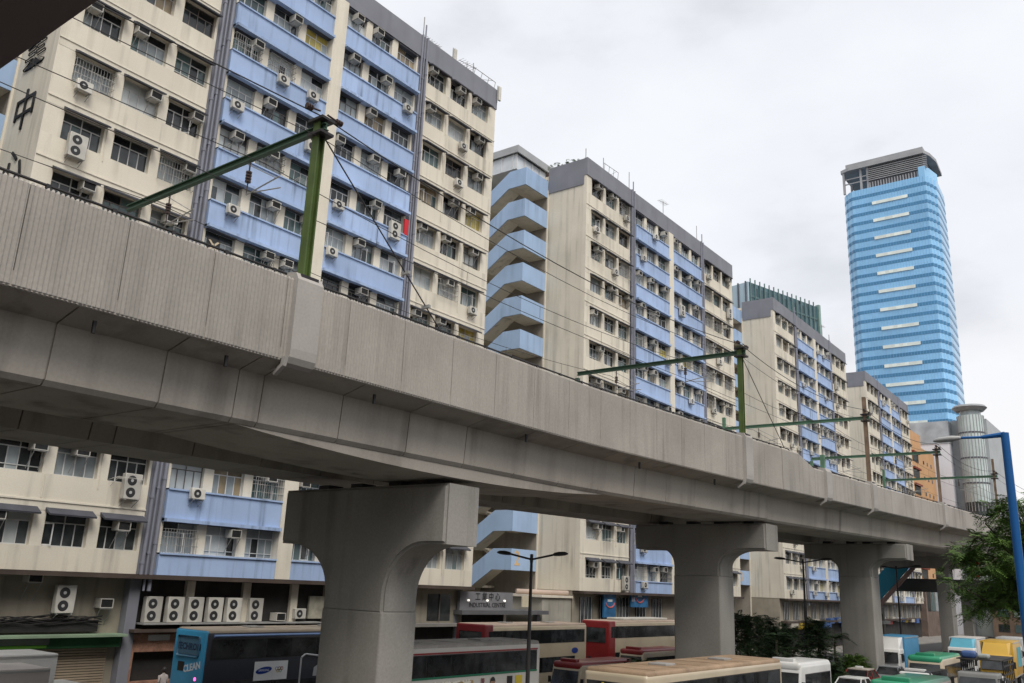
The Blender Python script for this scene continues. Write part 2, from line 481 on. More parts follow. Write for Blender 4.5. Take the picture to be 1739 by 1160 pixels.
def factory_block(label, x0, y0, rot, detail, seed, number):
    rng = random.Random(seed)
    root = thing('factory_block', label, 'building', (x0, y0, G), rot, 'blue and cream factory blocks along the road')
    zb = H0 - 0.2
    zt = H0 + 38.86
    wall = MB().box(-16, -0.5, 0.02, BL - 0.02, zb, zt + 1.0)
    put('wall', wall, root, mat=cream)
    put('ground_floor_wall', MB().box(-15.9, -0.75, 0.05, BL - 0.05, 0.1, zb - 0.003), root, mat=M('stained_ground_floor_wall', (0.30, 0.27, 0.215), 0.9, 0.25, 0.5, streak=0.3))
    put('roof_parapet', MB().box(-0.3, 0.08, -0.06, BL + 0.06, zt, zt + 1.85), root, mat=greyp)
    put('end_parapet', MB().box(-4.5, -0.302, -0.06, 0.3, zt - 0.95, zt + 1.8), root, mat=greyp)
    put('end_parapet', MB().box(-15.5, -0.302, BL - 0.3, BL + 0.05, zt - 0.9, zt + 1.8), root, mat=greyp)
    if number != '2' and detail < 2:
        for i in range(9):
            ya_ = 1.4 + i * 3.7
            put('ground_window', MB().box(-0.76, -0.70, ya_, ya_ + 2.2, H0 - 2.9, H0 - 0.7), root, mat=GL[0])
            for j in range(4):
                put('window_bar', MB().box(-0.70, -0.66, ya_ + 0.1 + j * 0.6, ya_ + 0.16 + j * 0.6, H0 - 2.9, H0 - 0.7), root, mat=alu)
        put('shopfront', MB().box(-0.76, -0.68, 0.6, BL - 0.4, 0.3, H0 - 3.3), root, mat=darkw)
        put('shop_fascia', MB().box(-0.75, 0.1, 0.3, BL - 0.3, H0 - 3.28, H0 - 3.0), root, mat=brownd)
    put('corner_strip', MB().box(-4.62, -4.47, -0.09, 0.02, 0, zt - 0.6), root, mat=cream2)
    # columns between the windows
    cols1 = [(0.0, 0.95), (3.05, 3.6), (5.7, 6.25), (8.35, 8.5)]
    cols2 = [(9.5, 9.65), (11.65, 12.25), (14.25, 14.85)]
    for a, b in cols1 + [(BL - b, BL - a) for a, b in cols1]:
        put('column', MB().box(-0.5, -0.012, a + (0.0 if a else -0.015), b, zb + 0.01, zt - 0.004), root, mat=cream2)
    for a, b in cols2 + [(BL - b, BL - a) for a, b in cols2]:
        put('column', MB().box(-0.5, -0.06, a, b, zb + 0.01, zt - 0.004), root, mat=cream2)
    put('centre_pilaster', MB().box(-0.5, 0.26, 16.87, 17.93, zb + 0.01, zt - 0.004), root, mat=cream2)
    secs = [(0.0, 8.5, cream, 0.0), (9.5, 16.87, blue, 0.2), (17.93, 25.3, blue, 0.2), (26.3, BL, cream, 0.0)]
    for n in range(NF):
        z1 = H0 + FP * n + 0.9
        z0 = zb if n == 0 else H0 + FP * (n - 1) + 0.9 + WH
        for k, (a, b, mt, pr) in enumerate(secs):
            m = MB().box(-0.49, pr, a + 0.004, b - 0.004, z0 + (0.002 if n else 0), z1)
            if pr:
                m.box(-0.3, pr + 0.09, a + 0.004, b - 0.004, z1 - 0.075, z1 + 0.012)
                if n:
                    m.box(-0.3, pr + 0.26, a + 0.004, b - 0.004, z0 - 0.02, z0 + 0.16)
            put('spandrel_panel', m, root, mat=mt)
            if not pr and n:
                put('string_course', MB().box(0.0, 0.05, a, b, z0 + 0.42, z0 + 0.50), root, mat=cream2)
    # drain pipe bands
    for a in (8.5, 25.3):
        put('pipe_band', MB().box(-0.5, -0.1, a + 0.002, a + 0.998, zb + 0.005, zt + 0.6), root, mat=greyp)
        for i, (dy, r) in enumerate(((0.2, 0.085), (0.46, 0.06), (0.75, 0.10))):
            m = MB()
            top = zt + (1.9 if i != 1 else 2.9)
            m.tube((0.12, a + dy, zb - (0.8 if i else 0.2)), (0.12, a + dy, top), r, 8)
            for n in range(NF):
                zc = H0 + FP * n + 0.3 + 0.5 * i
                m.tube((0.12, a + dy, zc), (0.12, a + dy, zc + 0.14), r + 0.025, 8)
                m.box(-0.1, 0.12, a + dy - 0.03, a + dy + 0.03, zc + 0.04, zc + 0.09)
            put('drain_pipe', m.mesh('drain_pipe', pipeg, 40), root)
    # windows
    for n in range(NF):
        z = H0 + FP * n + 0.9
        for wi, (a, b, sec) in enumerate(WX):
            w = b - a
            kind = rng.choice((0, 0, 1, 2))
            fm = alu if rng.random() < 0.8 else alu_d
            fr = cached(('frame', round(w, 2), fm.name, kind), lambda: frame_mesh(w, fm, kind))
            wo = put('window', fr, root, (-0.30, a, z))
            gi = rng.choices(range(6), (29, 20, 27, 15, 7, 2))[0]
            if detail >= 1:
                hl = w / 2
                for j in range(2):
                    g2 = 0 if rng.random() < 0.28 else gi
                    key = ('up', round(w, 2), j, g2)
                    put('pane', cached(key, lambda: pane_mesh(0.05 + j * (hl - 0.02), hl - 0.03 + j * (hl - 0.02), 1.11, WH - 0.05, GL[g2])), wo)
                for j in range(4):
                    q = w / 4
                    g2 = gi if rng.random() < 0.8 else rng.choice((0, 0, 1, 2))
                    key = ('lo', round(w, 2), j, g2)
                    put('pane', cached(key, lambda: pane_mesh(j * q + 0.03, (j + 1) * q - 0.03, 0.05, 1.06, GL[g2])), wo)
            else:
                put('pane', cached(('one', round(w, 2), gi), lambda: pane_mesh(0.05, w - 0.05, 0.05, WH - 0.05, GL[gi])), wo)
            if detail >= 1 and rng.random() < 0.22:      # a casement pushed open
                sash = cached(('sash', round(w, 2)), lambda: MB().box(0.0, 0.03, 0, 0.04, 0, 1.0).box(0, 0.03, 0.44, 0.48, 0, 1.0).box(0, 0.03, 0.04, 0.44, 0, 0.04).box(0, 0.03, 0.04, 0.44, 0.96, 1.0).mesh('sash', alu))
                put('open_sash', sash, wo, (0.05, rng.choice((0.06, w / 2)), 0.05), (0, 0, rad(-rng.uniform(35, 80))))
            hm = cached(('hood', round(w, 2)), lambda: hood_mesh(w))
            if sec in (0, 3):
                put('window_hood', hm, wo, (0.30, 0, WH + 0.06))
            else:
                put('window_hood', cached(('lintel', round(w, 2)), lambda: MB().box(-0.02, 0.40, 0.0, w, -0.05, 0.0).mesh('window_lintel', hoodm)), wo, (0.0, 0, WH + 0.0))
            if detail >= 1 and rng.random() < 0.13:      # welded bar cage
                put('window_cage', cached(('cage', round(w, 2)), lambda: cage_mesh(w)), wo, (0.31, 0, -0.02))
            elif detail >= 1 and rng.random() < 0.07:    # laundry poles
                put('drying_rack', cached('rack', rack_mesh), wo, (0.3, 0.2, 0.1))
            # cooling units
            r = rng.random()
            dens = (0.46, 0.50, 0.36, 0.36)[min(3, 2 - detail if detail else 2)] if False else (0.68 if detail == 2 else 0.66)
            if r < dens * 0.66:
                add_ac(root, 'w', -0.18, a + rng.choice((0.06, 0.7, w - 0.75)), z + WH - 0.56 - rng.random() * 0.12, bracket=detail > 0)
            elif r < dens:
                pr = 0.32 if sec in (1, 2) else 0.12
                kk = 'd' if rng.random() < 0.14 else 's'
                add_ac(root, kk, pr, a + rng.uniform(0.05, w - 0.9), z - (0.45 if kk == 's' else 0.75) - rng.random() * 0.2)
    # refrigerant pipes and stains of conduit on the cream bays
    if detail:
        m = MB()
        for i in range(26):
            y = rng.choice((3.3, 5.95, 28.8, 31.5)) + rng.uniform(-0.15, 0.15)
            n = rng.randrange(0, NF - 1)
            za = H0 + FP * n + rng.uniform(-0.3, 0.8)
            m.tube((0.03, y, za), (0.03, y, za + rng.uniform(1.0, 3.0)), 0.022, 5)
        put('conduit', m, root, mat=cream2)
    # dark canopy over the ground floor
    put('ground_floor_canopy', MB().box(-0.74, 0.42, 0.1, BL - 0.1, zb - 0.22, zb - 0.012), root, mat=brownd)
    stair(root, 0, NF, number)
    return root

BLK = []
spec = [('cream and pale blue factory block nearest the camera, with black characters on its end wall', -42.5, 16.2, 0.0, 2, 5, None),
        ('cream and pale blue factory block second along the road, with open blue stair marked 2', -42.5, 65.4, rad(0.5), 1, 9, '2'),
        ('cream and pale blue factory block third along the road, with a dark glass building behind', -43.1, 114.8, rad(1.2), 0, 14, '3'),
        ('cream and pale blue factory block farthest along the road, in front of the blue tower', -44.5, 163.3, rad(1.8), 0, 21, None)]
for s_ in spec:
    BLK.append(factory_block(*s_))
A, B, Cc, D = BLK
chm = M('black_character_paint', (0.02, 0.02, 0.022), 0.6, 0.2)
for ch, xx, zz in (('工', -2.5, 29.6), ('業', -2.5, 26.0), ('中', -2.45, 22.35), ('心', -2.45, 18.95)):
    put('painted_character', text_mesh(ch, 2.55, chm, 0.03, bold=-0.01), A, (xx, -0.03, zz + H0), FACE_NY)

# rooftop stair head on the second block: grey roof on glazed sides
sh = MB().box(-13.5, -6.0, -3.6, 7.0, H0 + 41.6, H0 + 41.9)
put('stair_head_roof', MB().box(-13.8, -5.6, -3.9, 7.5, H0 + 41.75, H0 + 41.95).box(-5.75, -5.6, -3.9, 7.5, H0 + 41.2, H0 + 41.75).box(-13.8, -5.75, -3.9, -3.75, H0 + 41.2, H0 + 41.75), B, mat=M('pale_grey_roof_sheet', (0.36, 0.37, 0.38), 0.6, 0.1))
put('stair_head_glazing', MB().box(-13.5, -6.0, -3.6, 7.0, H0 + 39.6, H0 + 41.2), B, mat=M('milky_glazing', (0.62, 0.66, 0.70), 0.25, 0.1, 1.5, spec=0.5))
m = MB()
for i in range(9):
    y = -3.6 + i * 1.3
    m.box(-5.99, -5.93, y, y + 0.09, H0 + 39.6, H0 + 41.2)
for i in range(6):
    x = -13.4 + i * 1.4
    m.box(x, x + 0.09, -3.68, -3.61, H0 + 39.6, H0 + 41.2)
put('stair_head_mullion', m, B, mat=alu)

# ---- ground floor of the nearest block: shops, shutters, cooling units
def wpart(root, name, x0, x1, y0, y1, z0, z1, mat, yb=16.2, xb=-42.5):
    return put(name, MB().box(x0 - xb, x1 - xb, y0 - yb, y1 - yb, z0 + H0, z1 + H0), root, mat=mat)
gcanopy = M('pale_green_canopy', (0.22, 0.30, 0.20), 0.7, 0.2)
gsign = M('dark_green_signboard', (0.02, 0.085, 0.03), 0.6, 0.25)
wpart(A, 'shop_canopy', -43.3, -42.2, 15.2, 24.6, -3.16, -3.05, gcanopy)
sb = wpart(A, 'shop_signboard', -43.25, -42.6, 16.4, 24.5, -3.66, -3.165, gsign)
wpart(A, 'sign_strip', -43.0, -42.57, 16.3, 20.9, -3.62, -3.5, M('bright_green_strip', (0.10, 0.28, 0.03), 0.6))
wpart(A, 'sign_panel', -43.0, -42.58, 16.3, 21.0, -3.48, -3.18, M('grey_green_sign_panel', (0.16, 0.19, 0.16), 0.6, 0.3))
sh_m = M('beige_roller_shutter', (0.34, 0.275, 0.20), 0.7, 0.15, 0.6, streak=0.15)
m = MB()
for i in range(26):
    zz = -3.7 - i * 0.12
    m.prism([(-0.74, zz), (-0.60, zz - 0.02), (-0.60, zz - 0.10), (-0.74, zz - 0.12)], lambda u, v: (u, 0.3, v + H0), lambda u, v: (u, 7.95, v + H0))
put('roller_shutter', m, A, mat=sh_m)
wpart(A, 'cable_trunk', -43.3, -42.95, 16.3, 23.4, -2.95, -2.42, blackm)
m = MB()
rr = random.Random(4)
for i in range(9):
    z0 = -2.25 - rr.random() * 0.3
    pts = [(-0.42 + rr.random() * 0.1, t * 7.0 / 8 + 0.3, z0 + H0 + 0.10 * math.sin(t * 1.7 + i) + rr.uniform(-0.04, 0.04)) for t in range(9)]
    m.path(pts, 0.022, 5)
put('hanging_cable', m, A, mat=blackm)
add_ac(A, 'd', -0.75 + 0.28, 21.0 - 16.2, -2.1 + H0)
add_ac(A, 'w', -0.78, 23.2 - 16.2, -1.85 + H0)
add_ac(A, 'w', -0.78, 19.6 - 16.2, -0.75 + H0)
wpart(A, 'dark_column', -43.25, -42.7, 24.62, 25.2, -6.8, -0.45, greyp)
gran = M('pink_granite', (0.34, 0.19, 0.135), 0.35, 0.35, 2.2, fine=0.2)
for q in ((24.9, 25.35, -6.8, -3.05), (25.35, 28.6, -3.95, -3.05), (25.35, 28.6, -6.8, -5.35), (28.2, 28.6, -5.35, -3.95)):
    wpart(A, 'granite_facing', -43.26, -42.75, q[0], q[1] - 0.003, q[2], q[3] - 0.003, gran)
wpart(A, 'shop_opening', -43.26, -43.18, 25.36, 28.2, -5.34, -3.96, darkw)
wpart(A, 'shop_sign_box', -42.75, -42.68, 26.0, 27.2, -3.42, -3.14, M('white_sign_box', (0.55, 0.57, 0.55), 0.5))
wpart(A, 'shop_ledge', -43.2, -42.2, 24.9, 37.6, -2.99, -2.85, brownd)
wpart(A, 'plant_recess', -43.26, -43.2, 25.25, 37.6, -2.84, -0.45, darkw)
for y in (28.0, 31.6, 35.0):
    wpart(A, 'recess_column', -43.2, -42.98, y, y + 0.5, -2.84, -0.45, cream)
wpart(A, 'unit_shelf', -43.2, -42.3, 25.4, 37.0, -2.63, -2.56, steel)
for i, y in enumerate((25.55, 26.8, 27.98, 29.2, 30.4)):
    add_ac(A, 'd', -0.42, y - 16.2, -2.56 + H0 + 0.01, bracket=False)
add_ac(A, 'd', -0.55, 31.95 - 16.2, -2.55 + H0, bracket=False)
add_ac(A, 'w', -0.6, 33.7 - 16.2, -2.5 + H0, bracket=False)
add_ac(A, 's', -0.5, 35.2 - 16.2, -2.4 + H0, bracket=False)
wpart(A, 'faded_sign', -43.1, -42.95, 36.4, 39.0, -2.4, -1.1, M('faded_cream_sign', (0.36, 0.34, 0.27), 0.7, 0.3, 2.5))
for y in (40.2, 43.6, 47.2):
    wpart(A, 'ground_window', -43.26, -43.22, y, y + 2.4, -2.6, -0.8, GL[0])
    wpart(A, 'window_bar', -43.2, -43.14, y + 1.15, y + 1.22, -2.6, -0.8, alu_d)
wpart(A, 'ground_ledge', -43.2, -42.4, 38.8, 50.6, -2.95, -2.75, pave)
wpart(A, 'shopfront', -43.25, -43.2, 28.7, 50.0, -6.7, -3.0, darkw)
# ---- ground floor of the second block
def bpart(name, x0, x1, y0, y1, z0, z1, mat, p=None):
    return put(name, MB().box(x0 + 42.5, x1 + 42.5, y0 - 65.4, y1 - 65.4, z0 + H0, z1 + H0), p or B, mat=mat)
bpart('end_wall_base', -46.9, -43.26, 61.0, 65.3, -6.8, -0.85, M('grey_plinth', (0.36, 0.34, 0.29), 0.9, 0.2, streak=0.2))
bpart('base_cornice', -47.2, -43.1, 60.7, 65.38, -0.84, -0.66, cream2)
m = MB().tube((-3.6, -4.2, -0.45 + H0), (-0.9, -0.4, -0.45 + H0), 0.22, 10)
put('duct', m.mesh('duct', M('pinkish_duct', (0.45, 0.35, 0.29), 0.6, 0.15), 40), B)
for i in range(5):
    y = 66.6 + i * 3.3
    bpart('ground_window', -43.26, -43.21, y, y + 2.1, -2.9, -0.7, GL[0])
    for j in range(4):
        bpart('window_bar', -43.2, -43.16, y + 0.1 + j * 0.6, y + 0.14 + j * 0.6, -2.9, -0.7, alu)
bpart('shopfront', -43.25, -43.2, 66, 99.5, -6.7, -3.2, darkw)
adb = M('blue_poster', (0.03, 0.14, 0.30), 0.45, 0.5, 1.1)
for y0_, y1_, z0_, z1_ in ((69.4, 71.5, -2.4, -0.3), (74.3, 77.6, -1.5, -0.25)):
    p_ = bpart('poster_board', -42.6, -42.45, y0_, y1_, z0_, z1_, adb)
    cyy, czz = (y0_ + y1_) / 2 - 65.4, (z0_ + z1_) / 2 + H0
    mm = MB()
    pts = [(0.06, cyy + 0.75 * math.cos(t), czz + 0.22 - 0.42 * math.sin(t)) for t in [math.pi * i / 10 for i in range(11)]]
    mm.path(pts, 0.06, 6)
    put('poster_swoosh', mm, p_, mat=M('red_white_print', (0.6, 0.12, 0.10), 0.5))
    put('poster_label', MB().box(0.055, 0.07, cyy - 0.4, cyy + 0.4, czz + 0.3, czz + 0.5), p_, mat=M('white_print', (0.7, 0.72, 0.74), 0.5))
# gateway with the estate name between the first two blocks
gw = thing('estate_gateway', 'grey name board with pale lamps on a canopy between the first two blocks', 'gateway', (-43.4, 53.6, G))
put('canopy', MB().box(-4, 1.0, -3.6, 7.2, H0 - 2.15, H0 - 1.86), gw, mat=M('gateway_grey', (0.12, 0.12, 0.125), 0.7, 0.2))
put('name_board', MB().box(0.3, 0.55, -3.4, 2.9, H0 - 1.855, H0 - 0.55), gw, mat=M('name_board_grey', (0.20, 0.20, 0.21), 0.6, 0.2))
wl = M('board_lettering', (0.02, 0.02, 0.02), 0.5)
put('lettering', text_mesh('工 業 中 心', 0.62, wl, 0.008), gw, (0.565, -0.2, H0 - 0.92), FACE_X)
put('lettering', text_mesh('INDUSTRIAL CENTRE', 0.46, wl, 0.008), gw, (0.565, -0.2, H0 - 1.5), FACE_X)
for i, y in enumerate((-2.6, -0.4, 1.7)):
    put('sign_lamp', MB().tube((0.62, y, H0 - 1.16), (0.75, y, H0 - 1.16), 0.075, 10), gw, mat=M('lit_lamp', (0.8, 0.78, 0.7), 0.4, emit=(1, 0.95, 0.85, 0.7)))
put('notice_panel', MB().box(0.5, 0.6, 4.1, 5.1, H0 - 1.6, H0 - 0.75), gw, mat=M('cream_notice', (0.62, 0.55, 0.40), 0.6))
for y in (-3.3, 6.9):
    put('gate_post', MB().box(-0.2, 0.2, y - 0.2, y + 0.2, 0.14, H0 - 2.15), gw, mat=greyp)
put('boundary_wall', MB().box(-3.9, -3.6, -3.6, 7.2, 0.14, H0 - 2.155), gw, mat=darkw)

wpart(A, 'red_sign_box', -42.3, -42.2, 41.1, 41.5, 23.9, 25.1, M('bright_red_sign', (0.55, 0.02, 0.03), 0.5))

# plain coloured boards along the shopfronts of the farther blocks
rs = random.Random(77)
for blk, y_a in ((B, 9.5), (Cc, 1.5), (D, 1.5)):
    for i in range(8):
        ya_ = y_a + i * 3.4 + rs.uniform(0, 0.8)
        if blk is B and ya_ < 13:
            continue
        cm = rs.choice(((0.45, 0.42, 0.36), (0.30, 0.04, 0.03), (0.05, 0.16, 0.10), (0.06, 0.12, 0.30), (0.50, 0.36, 0.05), (0.5, 0.5, 0.5)))
        z_ = H0 - rs.uniform(4.1, 3.3)
        put('shop_board', MB().box(-0.6, rs.uniform(-0.3, 0.3), ya_, ya_ + rs.uniform(1.5, 2.8), z_, z_ + rs.uniform(0.5, 0.9)), blk, mat=M('board_%d_%d' % (int(cm[0] * 100), int(cm[2] * 100)), cm, 0.6, 0.2))
# ------------------------------------------------------------------ railway viaduct
SH = [(-60, 0.0), (20, 0.0), (30, 0.08), (43, 0.5), (56, 1.2), (77, 2.4), (93, 3.3), (115, 4.9), (150, 8.4), (200, 15.0)]
def shift(y):
    n = len(SH)
    for i in range(n - 1):
        if y <= SH[i + 1][0] or i == n - 2:
            (x0, a), (x1, b) = SH[i], SH[i + 1]
            d = (b - a) / (x1 - x0)
            d0 = d if i == 0 else 0.5 * (d + (a - SH[i - 1][1]) / (x0 - SH[i - 1][0]))
            d1 = d if i == n - 2 else 0.5 * (d + (SH[i + 2][1] - b) / (SH[i + 2][0] - x1))
            h = x1 - x0
            t = (y - x0) / h
            return (2 * t**3 - 3 * t**2 + 1) * a + (t**3 - 2 * t**2 + t) * h * d0 + (-2 * t**3 + 3 * t**2) * b + (t**3 - t**2) * h * d1
def rise(y):
    return 0.012 * max(0.0, y - 29.0)
FACE = -18.3
def vp(inn, y, z):
    return (FACE + shift(y) - inn, y, z + rise(y))
via = thing('railway_viaduct', 'long grey concrete railway viaduct with ribbed parapet crossing the whole picture', 'viaduct', (FACE - 6, 14, G))
def vput(name, mb, mat, smooth=None):
    o = put(name, mb.mesh(name, mat, smooth), via, (-(FACE - 6), -14, -G))
    return o
def sweep(poly, ya, yb, parts=1):
    m = MB()
    for i in range(parts):
        a = ya + (yb - ya) * i / parts
        b = ya + (yb - ya) * (i + 1) / parts
        m.prism(poly, lambda u, v: vp(u, a, v), lambda u, v: vp(u, b, v))
    return m
BOX1 = [(0.03, 5.42), (1.0, 5.16), (1.09, 3.90), (1.20, 3.78), (4.82, 3.78), (4.95, 5.2), (5.92, 5.45), (5.92, 5.75), (0.03, 5.75)]
BOX2 = [(6.0, 5.45), (8.1, 5.2), (8.35, 3.78), (11.0, 3.78), (11.12, 5.2), (12.0, 5.45), (12.0, 5.75), (6.0, 5.75)]
J = [-110.0, -80.0, -50.0, -30.0] + [8.49 - 2.81 * i for i in range(12, 0, -1)] + [8.49, 11.19, 13.27, 14.07]  # unseen run behind the camera, lengthened to keep sky light off the piers
y = 14.07
while y < 44:
    y += 2.81
    J.append(y)
J[-1] = 47.6
JG = 0.022
for a, b in zip(J[:-1], J[1:]):
    vput('girder_segment', sweep(BOX1, a + JG, b - JG), conc2)
    vput('girder_segment', sweep(BOX2, a + JG, b - JG), conc2)
vput('joint_core', sweep([(0.3, 5.5), (1.03, 5.2), (1.13, 3.92), (1.23, 3.84), (4.8, 3.84), (5.0, 5.6), (0.3, 5.6)], J[0] + 0.1, 47.5, 12), conc2)
B1 = [(u + (0.18 if 0.9 < u < 1.3 else 0), v) for u, v in BOX1]
yy = [47.66, 54, 60, 66, 72, 78, 84, 90, 96, 103, 110, 118, 126, 135, 145, 156, 168, 180]
for a, b in zip(yy[:-1], yy[1:]):
    vput('girder_span', sweep(B1, a + 0.004, b - 0.004, 2), conc2)
    vput('girder_span', sweep(BOX2, a + 0.004, b - 0.004, 2), conc2)
# shallow haunch over the first pier
hp = MB()
ys = [13.5 + 0.9 * i for i in range(21)]
for a, b in zip(ys[:-1], ys[1:]):
    def dep(t):
        q = (t - 22.5) / 9.0
        return 0.36 * max(0.0, 1 - q * q) + 0.01
    hp.hexa([vp(1.22, a, 3.775 - dep(a)), vp(4.7, a, 3.775 - dep(a)), vp(4.7, b, 3.775 - dep(b)), vp(1.22, b, 3.775 - dep(b)),
             vp(1.22, a, 3.775), vp(4.7, a, 3.775), vp(4.7, b, 3.775), vp(1.22, b, 3.775)])
vput('haunch', hp, conc2)
# parapet panels, fluted near the camera
PT, PB = 7.73, 5.40
def panel(ya, yb, za, zb_, ribs):
    m = MB()
    n = max(2, int(round((yb - ya) / 0.105))) if ribs else 3
    pts = []
    for i in range(n):
        a = ya + (yb - ya) * i / n
        w = (yb - ya) / n
        pts += ([(a, 0.02), (a + w * 0.22, 0.0), (a + w * 0.56, 0.0), (a + w * 0.80, 0.02)] if ribs else [(a, 0.0)])
    pts.append((yb, 0.02 if ribs else 0.0))
    k = len(pts)
    vs = []
    rj = random.Random(int(ya * 50) + 7)
    for (q, d) in pts:
        t = (q - ya) / (yb - ya)
        zt = za + (zb_ - za) * t
        dt = (0.05 if d == 0 else 0.0) + (rj.uniform(-0.012, 0.012) if ribs else 0)
        vs += [vp(0.27, q, PB), vp(d + 0.05, q, PB), vp(d, q, PB + 0.06), vp(d, q, zt - 0.07), vp(d + 0.05, q, zt - 0.01 + dt - 0.045), vp(0.27, q, zt - 0.045)]
    fs = []
    for i in range(k - 1):
        for j in range(6):
            fs.append((i * 6 + j, i * 6 + (j + 1) % 6, (i + 1) * 6 + (j + 1) % 6, (i + 1) * 6 + j))
    fs += [tuple(range(6)), tuple((k - 1) * 6 + j for j in reversed(range(6)))]
    m.add(vs, fs)
    return m
PYS = [-109, -70, -45] + [7.03 - 2.24 * i for i in range(1, 14)][::-1] + [7.03, 9.26, 11.5]
y = 11.5
while y < 60:
    y += 2.24
    PYS.append(y)
while y < 178:
    y += 4.5
    PYS.append(y)
NOTCH = 49.2
for a, b in zip(PYS[:-1], PYS[1:]):
    dz0 = -0.62 if a > NOTCH + 0.5 else 0.0
    dz1 = -0.62 if b > NOTCH + 0.5 else 0.0
    vput('parapet_panel', panel(a + 0.012, b - 0.012, PT + dz0, PT + dz1, -40 < a < 46), conc)
for a, b in zip(range(-110, 178, 6), range(-104, 184, 6)):
    vput('far_parapet', sweep([(11.7, 5.75), (12.0, 5.45), (12.0, 7.2), (11.72, 7.2)], a + 0.01, b - 0.01, 2), conc)
# black service pipe carried on stubs above the parapet
m = MB()
m.path([vp(0.35, -20 + 1.5 * i, PT + 0.17 + (-0.62 if -20 + 1.5 * i > NOTCH else 0)) for i in range(0, 74)], 0.035, 6)
vput('service_pipe', m, blackm)
stubm = MB().box(-0.04, 0.04, -0.05, 0.05, -0.1, 0.2).mesh('pipe_stub', blackm)
for i in range(0, 74):
    q = -19.5 + 1.5 * i
    dz = -0.62 if q > NOTCH else 0
    p_ = vp(0.35, q, PT + dz)
    put('pipe_stub', stubm, via, (p_[0] - FACE + 6, p_[1] - 14, p_[2] - G))
# pilasters that carry the masts
MAST = [(14.35, 0.0), (42.9, 0.0), (53.6, -0.6), (61.6, -0.6), (78.0, -0.6), (97.0, -0.6), (113, -0.6)]
for q, dz in MAST:
    w = 0.44 if q < 20 else 0.40
    ztp = PT + 0.14 + dz
    prof = [(0.3, 5.26), (0.05, 5.28), (-0.08, 5.36), (-0.16, 5.52), (-0.18, 5.75), (-0.18, ztp - 0.2), (-0.06, ztp), (0.6, ztp + 0.1), (0.6, 5.26)]
    vput('pilaster', MB().prism(prof, lambda u, v: vp(u, q - w, v), lambda u, v: vp(u, q + w, v)), concl)
    if q > 0:
        vput('drip_bracket', MB().prism([(-0.14, 5.5), (-0.02, 5.5), (0.02, 5.32), (0.3, 5.12), (0.26, 5.04), (-0.08, 5.26)], lambda u, v: vp(u, q - w - 0.12, v), lambda u, v: vp(u, q - w - 0.003, v)), concl)
m = MB()
for q in (9.0, 12.4, 17.5, 25, 33, 40):
    p_ = vp(0.35, q, 5.25)
    m.tube(p_, (p_[0], p_[1], p_[2] - 0.28), 0.05, 8)
vput('drain_spout', m, blackm)

# ------------------------------------------------------------------ piers
def pier(label, yc, th, xl, xr, zt, zb, sl_, sr_, base, ch, fl, fr, group='viaduct piers', mat=conc3):
    root = thing('viaduct_pier', label, 'pier', ((sl_ + sr_) / 2, yc, base), 0, group)
    ox, oz = (sl_ + sr_) / 2, base
    poly = [(xl, zt), (xl, zb)]
    for i in range(0, 11):
        t = math.pi / 2 * i / 10
        x = (xl + fl) + (sl_ - xl - fl) * math.sin(t)
        poly.append((x, zb - ch * (1 - math.cos(t))))
    poly.append((sl_, zb - ch - 0.5))
    poly.append((sr_, zb - ch - 0.5))
    for i in range(10, -1, -1):
        t = math.pi / 2 * i / 10
        x = (xr - fr) - (xr - fr - sr_) * math.sin(t)
        poly.append((x, zb - ch * (1 - math.cos(t))))
    poly += [(xr, zb), (xr, zt)]
    me = MB().prism([(u - ox, v - oz) for u, v in poly], lambda u, v: (u, -th / 2, v), lambda u, v: (u, th / 2, v)).mesh('pier_cap', mat)
    bm = bmesh.new(); bm.from_mesh(me)
    ed = [e for e in bm.edges if all(abs(v.co.y + th / 2) < 1e-4 for v in e.verts) or all(abs(v.co.y - th / 2) < 1e-4 for v in e.verts)]
    ed = [e for e in ed if max(v.co.z for v in e.verts) > zb - ch - oz - 0.4]
    bmesh.ops.bevel(bm, geom=ed, offset=0.10, segments=3, affect='EDGES')
    bm.to_mesh(me); bm.free()
    me.shade_smooth(); me.set_sharp_from_angle(angle=rad(32))
    put('pier_cap', me, root)
    put('pier_shaft', rbox(sl_ - ox, sr_ - ox, -th / 2, th / 2, -0.3, zb - ch - 0.49 - oz, 0.10, 3, mat), root)
    for xx in (xl + 1.6, xl + 3.4, xr - 3.0, xr - 1.2):
        put('bearing', MB().box(xx - ox - 0.3, xx - ox + 0.3, -0.35, 0.35, zt - oz + 0.002, zt - oz + 0.2), root, mat=blackm)
    return root
pier('massive grey pier with deep rounded cap nearest the camera', 22.9, 1.75, -28.0, -19.6, 3.22, 1.22, -25.3, -22.25, GN, 1.75, 0.5, 0.9)
pier('second grey T-shaped pier along the viaduct, behind the cream bus', 48.4, 1.9, -26.9, -18.75, 3.86, 2.43, -24.35, -21.5, GN, 0.95, 1.7, 1.3)
pier('third grey T-shaped pier, beside the white truck with blue box', 71.0, 2.0, -24.6, -17.0, 4.12, 2.98, -22.05, -19.6, GN, 0.8, 1.4, 1.2)
for yq, wd in ((-4.5, 'unseen grey T-shaped pier beside the footbridge that carries the camera, added to block sky light'), (-32.0, 'unseen grey T-shaped pier behind the footbridge, next to the cream block, added to block sky light'), (-60.0, 'last unseen grey T-shaped pier far behind the footbridge, added to block sky light')):  # unseen piers added behind the camera to darken the visible pier faces
    pier(wd, yq, 1.75, -28.0, -19.6, 3.42, 1.5, -25.3, -22.25, GN, 1.6, 0.5, 0.9)
